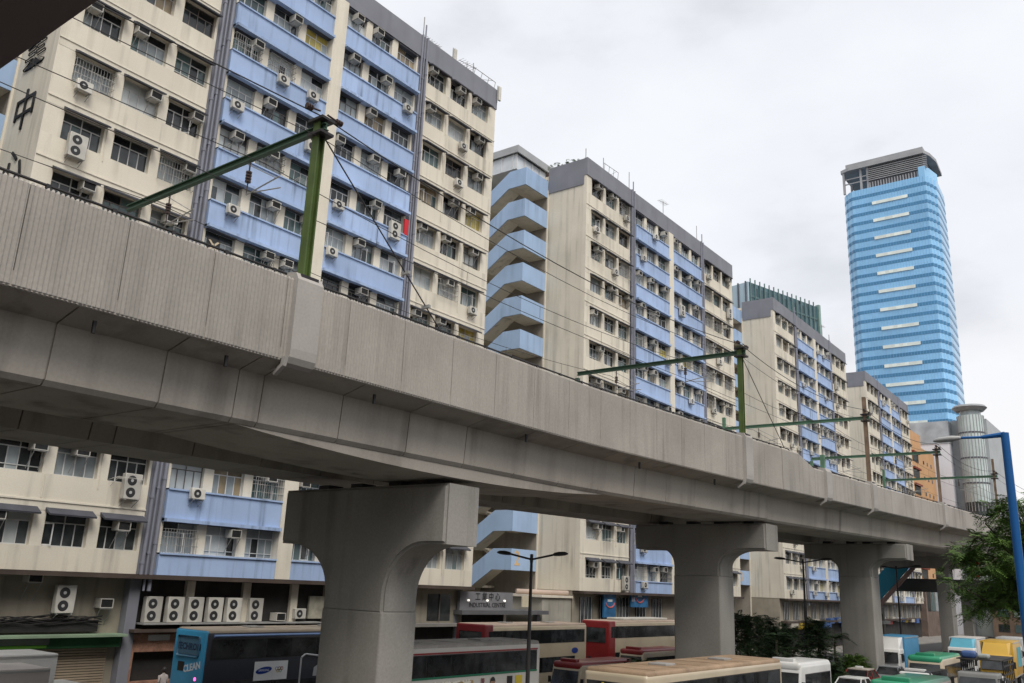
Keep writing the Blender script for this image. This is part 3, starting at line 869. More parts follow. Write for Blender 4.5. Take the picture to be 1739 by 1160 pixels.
# portal pier farther on
pp = thing('portal_pier', 'tall plain column of the far portal pier behind the parked trucks', 'pier', (-19.6, 96, GN), 0)
put('pier_shaft', rbox(-1.0, 0.2, -0.9, 0.9, -0.2, 10.3, 0.08, 2, conc3), pp)
put('pier_shaft', rbox(-9.0, -7.9, -0.9, 0.9, -0.2, 10.0, 0.08, 2, conc3), pp)
put('cross_beam', rbox(-9.2, 1.6, -1.0, 1.0, 9.2, 10.28, 0.08, 2, conc3), pp)
fb = thing('footbridge', 'grey concrete footbridge deck crossing low behind the third pier', 'footbridge', (-26, 103, G))
put('deck', MB().box(-3.4, 12, -1.6, 1.6, 8.0, 9.3), fb, mat=M('footbridge_concrete', (0.15, 0.145, 0.14), 0.9, 0.15))
put('lit_parapet', MB().box(6.2, 14, 4.0, 4.3, 11.4, 12.3), fb, mat=conc)
for x in (-2.8, 6.0):
    put('support', MB().box(x, x + 0.9, -0.5, 0.5, 0, 8.0), fb, mat=conc3)
es = thing('covered_stair', 'bright cyan roofed stair climbing to the footbridge behind the third pier', 'stair', (-27.2, 101.2, G))
cyan = M('cyan_roof_sheet', (0.05, 0.36, 0.55), 0.4, 0.12)
cst = lambda m_, x0, z0, x1, z1, t, y0, y1: m_.prism([(x0, z0), (x1, z1), (x1, z1 + t), (x0, z0 + t)], lambda u, v: (u, y0, v), lambda u, v: (u, y1, v))
put('roof', cst(MB(), -1.6, 5.0, 3.8, 10.8, 2.4, -2.4, -2.2), es, mat=cyan)
put('roof', cst(MB(), -1.6, 7.4, 3.8, 13.2, 0.12, -2.4, 0.0), es, mat=cyan)
put('flight', cst(MB(), -1.5, 4.4, 3.9, 10.2, 0.55, -2.6, -2.2), es, mat=M('pink_stair_trim', (0.42, 0.30, 0.28), 0.7))
put('support', MB().box(-0.4, 0.2, -1.5, -0.9, 0, 5.6), es, mat=conc3)
put('landing', MB().box(-4.2, 0.5, -2.6, 0, 4.6, 4.9), es, mat=M('white_edge', (0.6, 0.6, 0.58), 0.7))

# ------------------------------------------------------------------ overhead line portals
def portal(q, dz, ztop, zbeam, mm, bm_, label, near_only=False, thick=0.16):
    xb = FACE + shift(q) - 0.18
    zb = PT + dz + rise(q) + 0.10
    root = thing('catenary_portal', label, 'catenary mast', (xb, q, zb))
    h = ztop - zb
    t = thick
    me = MB()
    me.box(-t, t, -t * 0.95, -t * 0.62, 0, h); me.box(-t, t, t * 0.62, t * 0.95, 0, h); me.box(-t * 0.18, t * 0.18, -t * 0.62, t * 0.62, 0, h)
    put('post', me, root, mat=mm)
    put('base_plate', MB().box(-0.3, 0.3, -0.3, 0.3, -0.06, 0.03), root, mat=blackm)
    hb = zbeam - zb
    bw = 10.3
    be = MB().box(-bw, 0.3, -0.085, 0.085, hb + 0.075, hb + 0.11).box(-bw, 0.3, -0.085, 0.085, hb - 0.11, hb - 0.075).box(-bw, 0.3, -0.02, 0.02, hb - 0.075, hb + 0.075)
    put('beam', be, root, mat=bm_)
    put('far_post', MB().box(-bw - 0.11, -bw + 0.11, -0.11, 0.11, -0.3, h - 0.6), root, mat=bm_)
    cl = MB().box(-0.25, 0.36, -0.24, 0.24, hb - 0.26, hb - 0.18).box(-0.25, 0.36, -0.24, 0.24, hb + 0.18, hb + 0.26)
    put('clamp', cl, root, mat=blackm)
    for xi in (-3.2, -7.6):
        ins = MB()
        ins.tube((xi, 0, hb - 0.15), (xi, 0, hb - 0.45), 0.025, 6)
        for j in range(4):
            ins.tube((xi, 0, hb - 0.48 - j * 0.10), (xi, 0, hb - 0.53 - j * 0.10), 0.095, 10)
        ins.tube((xi, 0, hb - 0.45), (xi, 0, hb - 1.25), 0.022, 6)
        put('insulator', ins.mesh('insulator', M('brown_porcelain', (0.05, 0.03, 0.025), 0.3), 40), root)
        ar = MB().tube((xi, 0, hb - 1.25), (xi + 1.5, 0.05, hb - 1.0), 0.025, 6).tube((xi, 0, hb - 1.2), (xi + 1.6, 0.05, hb - 1.4), 0.02, 6).tube((xi - 0.1, 0, hb - 0.2), (xi + 1.4, 0.03, hb - 1.05), 0.015, 6)
        put('registration_arm', ar, root, mat=steel)
    ins = MB()
    for sy in (-0.45, 0.45):
        ins.tube((0.1, sy * 0.3, hb + 0.5), (0.16, sy, hb + 0.42), 0.03, 6)
        for j in range(3):
            ins.tube((0.14, sy + j * 0.08 * (1 if sy > 0 else -1), hb + 0.42), (0.14, sy + (j * 0.08 + 0.04) * (1 if sy > 0 else -1), hb + 0.42), 0.09, 10)
    put('insulator', ins, root, mat=MATS['brown_porcelain'])
    return root
P_ = [(14.35, 0.0, 12.72, 12.42, greenm, greend, 'olive green portal mast with dark beam, standing left on the near parapet', 0.135),
      (42.9, 0.0, 12.75, 12.42, greenm, greend, 'green portal mast in the middle of the viaduct, beam over the tracks', 0.13),
      (61.6, -0.62, 13.5, 12.05, rust, greenp, 'brown weathered portal mast beyond the parapet step with pale green beam', 0.115),
      (78.0, -0.62, 12.35, 11.95, rust, greenp, 'slim brown portal mast in front of the orange building', 0.10),
      (97.0, -0.62, 13.9, 12.2, rust, greenp, 'tall dark portal mast rising beside the roadside tree', 0.10)]
for q, dz, zt_, zbm, mm, bm_, lb, th in P_:
    portal(q, dz, zt_, zbm, mm, bm_, lb, thick=th)
stub = thing('stub_post', 'short green stub post on the parapet pilaster beyond the step', 'post', (FACE + shift(53.6) - 0.18, 53.6, PT - 0.62 + rise(53.6) + 0.1))
put('post', MB().box(-0.12, 0.12, -0.12, 0.12, 0, 0.9), stub, mat=greenp)
put('bracket', MB().box(-0.7, 0.14, -0.05, 0.05, 0.6, 0.7), stub, mat=greenp)
# wires strung between the portals
pys = [-34] + [p[0] for p in P_] + [130]
def wire(name, label, inn, zoff, sag, r=0.014, drop=None):
    root = thing(name, label, 'wire', vp(inn, 14.35, 10))
    o0 = Vector(root.location)
    m = MB(); dm = MB()
    for a, b in zip(pys[:-1], pys[1:]):
        za = 12.35 + zoff - (0.3 if a > 50 else 0); zb = 12.35 + zoff - (0.3 if b > 50 else 0)
        pts = []
        for i in range(13):
            t = i / 12
            q = a + (b - a) * t
            z = za + (zb - za) * t - sag * 4 * t * (1 - t)
            p_ = Vector((FACE + shift(q) - inn, q, z + 0.3 * rise(q)))
            pts.append(p_ - o0)
            if drop and 0 < i < 12 and i % 2 == 0:
                dm.tube(p_ - o0, p_ - o0 - Vector((0, 0, max(0.1, drop - sag * 4 * t * (1 - t)))), 0.007, 4)
        m.path(pts, r, 5)
    put('cable', m, root, mat=blackm)
    if drop:
        put('dropper', dm, root, mat=blackm)
wire('messenger_wire', 'thin messenger wire with droppers above the near railway track', 2.6, -0.35, 0.55, 0.013, 1.05)
wire('contact_wire', 'thin contact wire running above the near railway track', 2.6, -1.42, 0.03, 0.013)
wire('messenger_wire', 'thin messenger wire with droppers above the far railway track', 8.2, -0.35, 0.55, 0.013, 1.05)
wire('contact_wire', 'thin contact wire running above the far railway track', 8.2, -1.42, 0.03, 0.013)
wire('feeder_wire', 'upper feeder wire strung between the tops of the portal masts', 0.1, 0.45, 0.7, 0.02)
wire('feeder_wire', 'lower earth wire strung along the near portal masts', 0.05, -0.25, 0.6, 0.012)
st = thing('stay_wire', 'slanting stay wire with two clamps behind the olive green mast', 'wire', vp(0.2, 14.5, 12.3))
o0 = Vector(st.location)
a_, b_ = Vector(vp(0.2, 14.5, 12.3)), Vector(vp(0.35, 20.3, 7.75))
put('cable', MB().tube(a_ - o0, b_ - o0, 0.022, 6), st, mat=blackm)
for t in (0.66, 0.84):
    p_ = a_.lerp(b_, t) - o0
    put('clamp', MB().box(p_.x - 0.16, p_.x + 0.16, p_.y - 0.05, p_.y + 0.05, p_.z - 0.05, p_.z + 0.05), st, mat=steel)
st2 = thing('stay_wire', 'slanting stay wire right of the middle green mast', 'wire', vp(0.2, 43, 12.2))
o0 = Vector(st2.location)
put('cable', MB().tube((0, 0, 0), Vector(vp(0.35, 48.5, 7.9)) - o0, 0.022, 6), st2, mat=blackm)
# trackside marker
sgn = thing('trackside_marker', 'small square trackside marker board with a pale cross above the parapet', 'sign', vp(1.0, 12.0, 5.7))
put('post', MB().box(-0.03, 0.03, -0.03, 0.03, 0, 2.55), sgn, mat=steel)
put('board', MB().box(-0.02, 0.02, -0.19, 0.19, 2.3, 2.68), sgn, mat=blackm)
put('cross', MB().prism([(-0.17, 2.34), (-0.10, 2.34), (0.17, 2.62), (0.10, 2.62)], lambda u, v: (0.022, u, v), lambda u, v: (0.03, u, v)).prism([(0.17, 2.34), (0.10, 2.34), (-0.17, 2.62), (-0.10, 2.62)], lambda u, v: (0.024, u, v), lambda u, v: (0.033, u, v)), sgn, mat=M('marker_cream', (0.62, 0.52, 0.36), 0.6))

# ------------------------------------------------------------------ street lamps
def double_lamp(label, x, y, ztop, base, span):
    root = thing('street_lamp', label, 'street lamp', (x, y, base), 0, 'double-armed street lamps in the median')
    h = ztop - base
    dk = M('dark_lamp_paint', (0.05, 0.047, 0.047), 0.5, 0.2)
    put('post', MB().tube((0, 0, 0), (0, 0, h - 0.25), 0.11, 10, 0.065).mesh('post', dk, 40), root)
    put('post_cap', MB().tube((0, 0, h - 0.25), (0, 0, h + 0.12), 0.075, 10), root, mat=dk)
    for s in (-1, 1):
        d = Vector((0.62 * s, 0.78 * s, 0)) if False else Vector((s, 0.12 * s, 0))
        a = Vector((0, 0, h - 0.12)); b = d * (span * 0.62) + Vector((0, 0, h + 0.10))
        put('arm', MB().tube(a, b, 0.045, 8).mesh('arm', dk, 40), root)
        e = d * (span * 1.05) + Vector((0, 0, h + 0.16))
        hd = MB()
        ax = (e - b).normalized(); sx = ax.cross(Vector((0, 0, 1))).normalized()
        rings = [(0, 0.05, 0.04), (0.12, 0.13, 0.10), (0.45, 0.17, 0.13), (0.8, 0.14, 0.11), (1.0, 0.04, 0.04)]
        vs = []
        for t, rw, rh in rings:
            c = b.lerp(e, t)
            for i in range(10):
                an = 2 * math.pi * i / 10
                vs.append(c + sx * rw * math.cos(an) + Vector((0, 0, 1)) * rh * math.sin(an) * (1 if math.sin(an) > 0 else 0.55))
        fs = [(r * 10 + i, r * 10 + (i + 1) % 10, (r + 1) * 10 + (i + 1) % 10, (r + 1) * 10 + i) for r in range(4) for i in range(10)]
        fs += [tuple(range(10)), tuple(range(40, 50))]
        hd.add(vs, fs)
        put('lamp_head', hd.mesh('lamp_head', dk, 50), root)
double_lamp('dark double-armed street lamp in front of the stair marked 2', -24.3, 33.35, 1.30, GN, 1.75)
double_lamp('dark double-armed street lamp between the second and third piers', -23.4, 66.3, 2.62, GN, 2.0)
double_lamp('dark double-armed street lamp right of the third pier, before the cyan stair', -23.0, 90.4, 3.12, GN, 2.1)
bl = thing('street_lamp', 'tall blue single-arm street lamp at the right edge', 'street lamp', (-3.64, 26, GN))
bp_ = M('bright_blue_lamp_paint', (0.012, 0.10, 0.30), 0.4, 0.12)
put('post', MB().tube((0, 0, 0), (0, 0, 10.3), 0.12, 12, 0.10).mesh('post', bp_, 40), bl)
put('arm', MB().tube((0, 0, 10.26), (-0.55, 0, 10.22), 0.075, 8, 0.05).tube((-0.55, 0, 10.22), (-1.15, 0, 10.24), 0.035, 8).mesh('arm', bp_, 40), bl)
hd = MB()
vs = []
for x, ry, rz, dz in ((-1.05, 0.03, 0.03, 0), (-1.1, 0.08, 0.055, 0), (-1.3, 0.12, 0.085, -0.01), (-1.6, 0.11, 0.075, -0.03), (-1.72, 0.06, 0.04, -0.045), (-1.76, 0.01, 0.01, -0.05)):
    for i in range(12):
        an = 2 * math.pi * i / 12
        vs.append((x, ry * math.cos(an), 10.24 + dz + rz * math.sin(an)))
fs = [(r * 12 + i, r * 12 + (i + 1) % 12, (r + 1) * 12 + (i + 1) % 12, (r + 1) * 12 + i) for r in range(5) for i in range(12)]
hd.add(vs, fs + [tuple(range(12)), tuple(range(60, 72))])
put('lamp_head', hd.mesh('lamp_head', M('grey_lamp_head', (0.38, 0.38, 0.37), 0.5, 0.1), 50), bl)
# ------------------------------------------------------------------ blue glass tower
tw = thing('glass_tower', 'tall light blue glass office tower with dark bands and grey crown', 'tower', (-78.5, 330, G))
TH = 172.6
hw = 14.8
plan = [(-hw - 0.7, 4.0), (-hw + 0.4, 2.2), (-hw + 1.0, 2.0), (-hw + 2.2, 0.6), (-hw + 2.9, 0.4), (-hw + 3.3, 0.0), (15.4, 0.0), (15.8, 1.3), (16.3, 1.6), (16.5, 3.4), (17.0, 3.8), (17.2, 6.0), (17.7, 6.5), (17.8, 10.5), (17.0, 24.0), (-hw - 1, 24)]
tl = M('sky_blue_curtain_wall', (0.27, 0.55, 0.84), 0.22, 0.18, 0.035, spec=0.5, cell=(1.1, 40, 2.35, 0.035))
td = M('deep_blue_spandrel_band', (0.065, 0.22, 0.41), 0.3, 0.15, 0.05, spec=0.4, cell=(1.1, 40, 3.62, 0.05))
twh = M('pale_refuge_band', (0.74, 0.80, 0.76), 0.5, 0.08, 0.3, cell=(1.4, 40, 3.6, 0.10))
put('curtain_wall', MB().prism(plan, lambda u, v: (u, v, 0), lambda u, v: (u, v, TH - 10.5)), tw, mat=tl)
cx_, cy_ = 0.0, 12.0
pl2 = [(cx_ + (u - cx_) * 1.004, cy_ + (v - cy_) * 1.006) for u, v in plan]
nb = 0
z = TH - 14.4
while z > 20:
    put('spandrel_band', MB().prism(pl2, lambda u, v: (u, v, z), lambda u, v: (u, v, z + 1.25)), tw, mat=td)
    if nb % 2 == 1:
        put('pale_band', MB().box(-4.2, 8.8, -0.32, -0.1, z + 0.0, z + 1.24), tw, mat=twh)
    z -= 3.62
    nb += 1
m = MB()
for i in range(1, 26):
    u = -hw + 3.8 + 26.6 * i / 26
    m.box(u - 0.03, u + 0.03, -0.10, -0.02, 0, TH - 10.5)
put('mullion', m, tw, mat=M('mullion_blue', (0.22, 0.48, 0.76), 0.3))
gc = M('grey_crown_metal', (0.34, 0.345, 0.36), 0.6, 0.15, 0.2)
gcd = M('crown_louvre', (0.10, 0.105, 0.12), 0.6, 0.2, 0.3)
put('crown_roof', MB().prism([(-hw - 0.8, 1.2), (-hw + 2.6, -0.2), (15.5, -0.2), (17.0, 4.0), (17.85, 10.5), (17.0, 24.1), (-hw - 1.05, 24.1)], lambda u, v: (u, v, TH - 1.3), lambda u, v: (u, v, TH)), tw, mat=gc)
put('crown_block', MB().box(-hw + 1.5, hw + 0.6, 0.2, 23, TH + 0.003, TH + 1.5), tw, mat=gc)
put('crown_louvre_wall', MB().box(-5.0, hw + 0.2, 1.2, 23, TH - 10.5, TH - 1.3), tw, mat=gcd)
for i in range(7):
    put('crown_louvre', MB().box(-5.2, hw + 1.6, 0.6, 1.1, TH - 2.4 - i * 0.8, TH - 2.1 - i * 0.8), tw, mat=gc)
for i in range(18):
    u = -4.8 + i * 1.02
    put('crown_fin', MB().box(u, u + 0.35, 0.8, 1.19, TH - 10.5, TH - 7.9), tw, mat=gc)
for u, v in ((-hw + 0.2, 1.5), (-8.0, 1.5), (-5.4, 1.5), (-hw + 0.2, 12), (-hw + 0.2, 22)):
    put('crown_column', MB().box(u - 0.4, u + 0.4, v - 0.4, v + 0.4, TH - 10.5, TH - 1.3), tw, mat=gc)
for zz in (TH - 4.6, TH - 6.6):
    put('crown_rail', MB().box(-hw + 0.6, -5.8, 1.3, 1.7, zz, zz + 0.4), tw, mat=gc)
put('blue_corner_return', MB().prism([(13.2, 0.1), (15.4, 0.1), (16.4, 3.4), (17.7, 10.4), (13.2, 10.4)], lambda u, v: (u, v, TH - 10.5), lambda u, v: (u, v, TH - 6.6)), tw, mat=tl)

# dark glass building behind the third block
gb = thing('glass_office_building', 'dark green glass office building rising behind the third factory block', 'building', (-84, 207, G), -rad(15))
gg = M('dark_green_glass', (0.05, 0.105, 0.125), 0.15, 0.4, 0.07, spec=0.5, cell=(30, 1.0, 3.7, 0.45))
ggl = M('pale_reflecting_glass', (0.40, 0.52, 0.60), 0.15, 0.2, 0.1, spec=0.5)
HB = 79.2 + 6.9
put('glass_body', MB().box(-18, 0, 0.3, 30.6, 0, HB - 0.4), gb, mat=gg)
put('end_glazing', MB().box(-18, 0.02, 0.0, 0.28, 0, HB - 0.4), gb, mat=ggl)
for i in range(8):
    put('end_fin', MB().box(-17.6 + i * 2.4, -17.3 + i * 2.4, -0.4, -0.02, 20, HB - 0.2), gb, mat=M('dark_fin', (0.10, 0.11, 0.13), 0.5))
for i in range(15):
    put('fin', MB().box(0.02, 0.35, 0.6 + i * 2.0, 0.75 + i * 2.0, 20, HB + 0.6), gb, mat=M('green_fin', (0.16, 0.24, 0.24), 0.5))
for i in range(9):
    put('floor_band', MB().box(0.02, 0.14, 0.4, 30.5, HB - 4.4 - i * 3.7, HB - 3.9 - i * 3.7), gb, mat=M('green_floor_band', (0.09, 0.15, 0.16), 0.5))
put('edge_column', MB().box(-0.6, 0.5, 30.7, 31.6, 0, HB + 0.2), gb, mat=M('pale_green_edge', (0.22, 0.33, 0.30), 0.5))

# orange building
ob_ = thing('orange_building', 'orange rendered building with dark red window rows beyond the last block', 'building', (-47.5, 206, G))
orm = M('orange_render', (0.56, 0.33, 0.17), 0.8, 0.10, 0.3, streak=0.12)
HO = 36.2 + 6.9
put('wall', MB().box(-16, 0, 0, 22, 0, HO - 2), ob_, mat=orm)
put('podium', MB().box(-16, 0.7, -0.7, 22.4, 0, 11.5), ob_, mat=M('brown_podium', (0.16, 0.12, 0.10), 0.8, 0.3))
for k in range(6):
    put('podium_window', MB().box(0.7, 0.76, 0.6 + k * 3.6, 3.4 + k * 3.6, 5.2, 9.8), ob_, mat=GL[k % 3])
for k in range(4):
    put('podium_window', MB().box(-15 + k * 3.9, -12 + k * 3.9, -0.77, -0.7, 5.2, 9.8), ob_, mat=GL[k % 3])
put('roof_step', MB().box(-16, -0.5, 0.4, 12, HO - 1.997, HO + 1.2), ob_, mat=orm)
redm = M('dark_red_trim', (0.22, 0.05, 0.03), 0.7)
for n in range(8):
    zz = HO - 6 - n * 3.6
    put('window', MB().box(0.0, 0.06, 1.0, 6.2, zz, zz + 1.9), ob_, mat=GL[0])
    put('window_trim', MB().box(0.0, 0.5, 0.8, 6.4, zz + 1.9, zz + 2.3), ob_, mat=redm)
    put('window', MB().box(-8.5, -1.2, -0.06, 0.0, zz, zz + 1.9), ob_, mat=GL[0])
    put('window_trim', MB().box(-8.8, -0.9, -0.5, -0.01, zz + 1.9, zz + 2.3), ob_, mat=redm)
    for k in range(3):
        put('small_window', MB().box(0.0, 0.05, 10.5 + k * 3.6, 11.5 + k * 3.6, zz + 0.4, zz + 1.2), ob_, mat=GL[0])
# white building with round glass tower
wb = thing('white_building', 'white building with round glass stair tower and disc roof', 'building', (-45.0, 232, G))
whm = M('white_cladding', (0.74, 0.74, 0.78), 0.6, 0.06, 0.2, streak=0.08)
put('wall', MB().box(-12, 0.4, 0, 26, 0, 44.5), wb, mat=whm)
put('upper_glazing', MB().box(-12, 0.5, -0.15, 26.1, 44.503, 50), wb, mat=M('grey_curtain_glazing', (0.40, 0.43, 0.46), 0.3, 0.25, 0.4))
put('right_wing', MB().box(0.42, 8.4, 3.5, 26, 0, 50.5), wb, mat=M('grey_right_wing', (0.40, 0.42, 0.43), 0.6, 0.1, 0.3))
put('glass_drum', MB().tube((5.2, 2.0, 0), (5.2, 2.0, 51), 2.9, 28).mesh('glass_drum', M('pale_green_drum_glass', (0.52, 0.60, 0.58), 0.2, 0.2, 0.25, spec=0.5), 30), wb)
put('disc_roof', MB().tube((5.2, 2.0, 52.2), (5.2, 2.0, 53.0), 3.1, 28, 3.9).tube((5.2, 2.0, 53.0), (5.2, 2.0, 53.5), 3.9, 28, 3.5).mesh('disc_roof', M('grey_disc', (0.30, 0.31, 0.32), 0.6), 30), wb)
put('lantern', MB().tube((5.2, 2.0, 51), (5.2, 2.0, 52.2), 2.4, 20).mesh('lantern', GL[2], 30), wb)
for zz in (46.6, 40.5, 34.5):
    put('ring_band', MB().tube((5.2, 2.0, zz), (5.2, 2.0, zz + 0.35), 3.0, 28), wb, mat=gcd)
for i in range(14):
    an = rad(180 + i * 14)
    put('drum_mullion', MB().box(5.2 + 2.93 * math.cos(an) - 0.07, 5.2 + 2.93 * math.cos(an) + 0.07, 2.0 + 2.93 * math.sin(an) - 0.07, 2.0 + 2.93 * math.sin(an) + 0.07, 28, 51), wb, mat=gc)
for zz in (27.0, 20.6):
    put('dark_window_band', MB().tube((5.2, 2.0, zz), (5.2, 2.0, zz + 3.2), 2.96, 28), wb, mat=GL[0])
    put('white_band', MB().tube((5.2, 2.0, zz - 2.0), (5.2, 2.0, zz), 3.08, 28), wb, mat=whm)
# pale building at the right edge
rb = thing('pale_building', 'pale grey building slab cut off by the right edge', 'building', (-10.5, 128, G))
put('wall', MB().box(-4.9, 14, 0, 20, 0, 16.2), rb, mat=whm)
put('upper_wall', MB().box(-3.4, 14, 1, 20, 16.203, 40), rb, mat=whm)
put('orange_band', MB().box(-5.1, 14, -0.25, -0.002, 8.6, 9.3), rb, mat=orm)
put('cornice', MB().box(-5.3, 14, -0.4, 20.2, 15.9, 16.15), rb, mat=gc)
# low far buildings closing the street under the viaduct
fl = thing('far_low_building', 'dim low brown building seen under the viaduct at far right', 'building', (-38, 226, G))
put('wall', MB().box(0, 30, 0, 12, 0, 10.6), fl, mat=M('brown_render', (0.20, 0.14, 0.10), 0.8, 0.3, 0.3))
for n in range(3):
    for k in range(9):
        put('window', MB().box(1 + k * 3.2, 3.2 + k * 3.2, -0.06, 0.0, 1.4 + n * 3.2, 3.0 + n * 3.2), fl, mat=GL[(k + n) % 3])

# ------------------------------------------------------------------ rooftop antennas
def antenna(label, x, y, z, h, kind):
    root = thing('roof_antenna', label, 'antenna', (x, y, z))
    m = MB().tube((0, 0, -0.4), (0, 0, h), 0.04, 6)
    put('mast', m, root, mat=steel)
    k = MB()
    if kind == 'yagi':
        k.tube((-0.1, -0.9, h - 0.2), (0.1, 0.9, h - 0.1), 0.025, 5)
        for i in range(7):
            t = -0.8 + i * 0.27
            k.tube((-0.35, t, h - 0.15), (0.35, t, h - 0.15), 0.014, 4)
        put('elements', k, root, mat=steel)
    elif kind == 'panel':
        k.box(-0.08, 0.08, 0.1, 0.42, h - 1.3, h)
        put('panel_unit', k, root, mat=acw)
    elif kind == 'frame':
        for i in range(4):
            k.tube((0, i * 0.9, 0), (0, i * 0.9 + 0.3, h * 0.8), 0.03, 5)
        k.tube((0, 0, h * 0.3), (0, 3.0, h * 0.35), 0.03, 5).tube((0, 0, h * 0.75), (0, 3.0, h * 0.8), 0.03, 5)
        k.tube((0, 0.2, 0), (0, 2.6, h * 0.78), 0.02, 5)
        put('frame', k, root, mat=steel)
    return root
RT = 40.75
antenna('thin bare pole on the parapet of the nearest block', -42.7, 42.0, RT, 1.9, 'pole')
antenna('yagi aerial on the roof of the nearest block', -43.3, 43.6, RT, 0.9, 'yagi')
antenna('white panel antenna leaning on the nearest roof edge', -42.8, 45.6, RT - 0.1, 1.3, 'panel')
antenna('second yagi aerial near the roof end of the nearest block', -43.0, 47.6, RT, 1.0, 'yagi')
antenna('steel rack frame at the roof end of the nearest block', -43.0, 48.4, RT, 1.4, 'frame')
antenna('white panel antenna at the roof corner of the nearest block', -42.3, 50.9, RT - 0.9, 1.2, 'panel')
antenna('thin pole on the front corner of the second roof', -43.0, 65.9, RT, 1.3, 'pole')
antenna('steel rack frame on the second roof near its first pipe band', -43.5, 70.0, RT, 2.2, 'frame')
antenna('yagi aerial over the middle of the second roof', -43.5, 83.0, RT, 2.4, 'yagi')
antenna('thin pole above the first pipe band of the second roof', -43.0, 74.4, RT, 2.3, 'pole')
antenna('thin pole near the right end of the second roof', -43.2, 91.0, RT, 2.2, 'pole')
antenna('yagi aerial on the roof of the third block', -44.4, 140.0, RT, 2.6, 'yagi')
antenna('thin pole on the roof of the farthest block', -45.4, 173.0, RT, 3.0, 'pole')

# camera's own footbridge: canopy edge shows at the top left
cf = thing('footbridge_canopy', 'dark brown footbridge canopy edge at the top left corner', 'canopy', (0, -1.2, G))
put('roof_slab', MB().box(-41, 22, -3.2, 2.68, 9.4, 9.62), cf, mat=M('canopy_soffit_brown', (0.26, 0.20, 0.19), 0.8, 0.15))  # unseen part runs on across the road, lengthened to block sky light
put('edge_beam', MB().box(-41, 22, 2.45, 2.70, 9.36, 9.62), cf, mat=MATS['canopy_soffit_brown'])
put('walkway', MB().box(-41, 22, -3.0, 2.0, 4.9, 5.25), cf, mat=pave)
put('sky_blocking_parapet', MB().box(-41, -16, 1.85, 2.0, 5.25, 6.5), cf, mat=conc2)  # solid unseen parapets added to hold back low sky light
put('sky_blocking_parapet', MB().box(-41, 22, -3.0, -2.85, 5.25, 6.5), cf, mat=conc2)
for x in (-40.6, -27.0, 21.0):
    put('column', MB().box(x, x + 0.3, 1.9, 2.2, 1.0, 9.4), cf, mat=steel)
    put('column', MB().box(x, x + 0.3, -2.9, -2.6, 1.0, 9.4), cf, mat=steel)

# ------------------------------------------------------------------ unseen street buildings behind and opposite the camera, added to block low sky light
def sky_blocker(label, x, y, lx, ly, h, col, nm):
    root = thing('sky_blocker_building', label, 'building', (x, y, G))
    wm = M(nm, col, 0.85, 0.12, 0.2, streak=0.15)
    put('wall', MB().box(0, lx, 0, ly, 0, h), root, mat=wm)
    n = int((h - 5) / 3.3)
    for i in range(n):
        z = 5.4 + i * 3.3
        put('window_band', MB().box(-0.05, lx + 0.05, -0.05, ly + 0.05, z, z + 1.5), root, mat=GL[0])
    put('shopfront', MB().box(-0.3, lx + 0.3, -0.3, ly + 0.3, 0, 3.6), root, mat=darkw)
sky_blocker('unseen brown slab across the road right of the camera, added to block low sky', 62, -12, 16, 44, 30, (0.30, 0.25, 0.20), 'brown_tile')
sky_blocker('unseen grey slab across the road farther right, added to block low sky', 60, 42, 16, 60, 30, (0.34, 0.33, 0.31), 'grey_tile')
sky_blocker('unseen ochre slab across the road behind the camera, added to block low sky', 40, -78, 18, 50, 36, (0.36, 0.30, 0.22), 'ochre_tile')
sky_blocker('unseen cream factory block continuing the row behind the camera, added to block low sky', -59, -36, 16.5, 36, 47, (0.55, 0.49, 0.38), 'cream_tile')
sky_blocker('unseen grey slab closing the street behind the camera, added to block low sky', -40, -86, 62, 16, 38, (0.30, 0.29, 0.28), 'dark_tile')
# ------------------------------------------------------------------ vehicles (local: front towards -Y, origin on the ground)
def paint(name, col, rough=0.35):
    return M(name, col, rough, 0.10, 0.8, spec=0.5, coat=0.2)
vglass = M('vehicle_glass', (0.028, 0.03, 0.032), 0.10, 0.7, 1.7, spec=0.55, rnd=0.5)
chrome = M('bright_trim', (0.55, 0.55, 0.54), 0.3, 0.1, metal=0.6)
lampw = M('headlamp_glass', (0.62, 0.62, 0.58), 0.2, 0.1)
lampr = M('tail_lamp_red', (0.5, 0.02, 0.02), 0.3, 0.1)
vwhite = paint('white_vehicle_paint', (0.66, 0.655, 0.63))
vcream = paint('cream_bus_paint', (0.50, 0.42, 0.30))
vred = paint('dark_red_bus_paint', (0.13, 0.012, 0.016))
vredb = paint('bright_red_paint', (0.23, 0.018, 0.02))
vblue = paint('sky_blue_ad_paint', (0.05, 0.32, 0.56))
vnavy = paint('black_navy_ad_paint', (0.028, 0.032, 0.045))
vgreen = paint('green_minibus_roof', (0.03, 0.27, 0.14))
vtan = M('dusty_tan_roof', (0.32, 0.22, 0.14), 0.6, 0.3, 0.9, fine=0.1)
vgrey = M('weathered_grey_roof', (0.34, 0.32, 0.29), 0.6, 0.3, 0.9, fine=0.1)
vsilver = paint('silver_car_paint', (0.22, 0.23, 0.24), 0.3)
vyel = paint('yellow_truck_paint', (0.60, 0.36, 0.04))
vboxb = M('blue_truck_box', (0.06, 0.24, 0.42), 0.5, 0.12, 0.6)
def wheels(root, w, ys, r=0.48, tw_=0.28):
    ty = cached(('tyre', r), lambda: MB().tube((-tw_ / 2, 0, 0), (tw_ / 2, 0, 0), r, 18).mesh('tyre', black, 40))
    rm = cached(('rim', r), lambda: MB().tube((-tw_ / 2 - 0.012, 0, 0), (tw_ / 2 + 0.012, 0, 0), r * 0.55, 14).mesh('rim', M('wheel_rim', (0.3, 0.3, 0.3), 0.5), 40))
    for y in ys:
        for s in (-1, 1):
            o = put('wheel', ty, root, (s * (w / 2 - tw_ / 2 - 0.02), y, r))
            put('rim', rm, o)
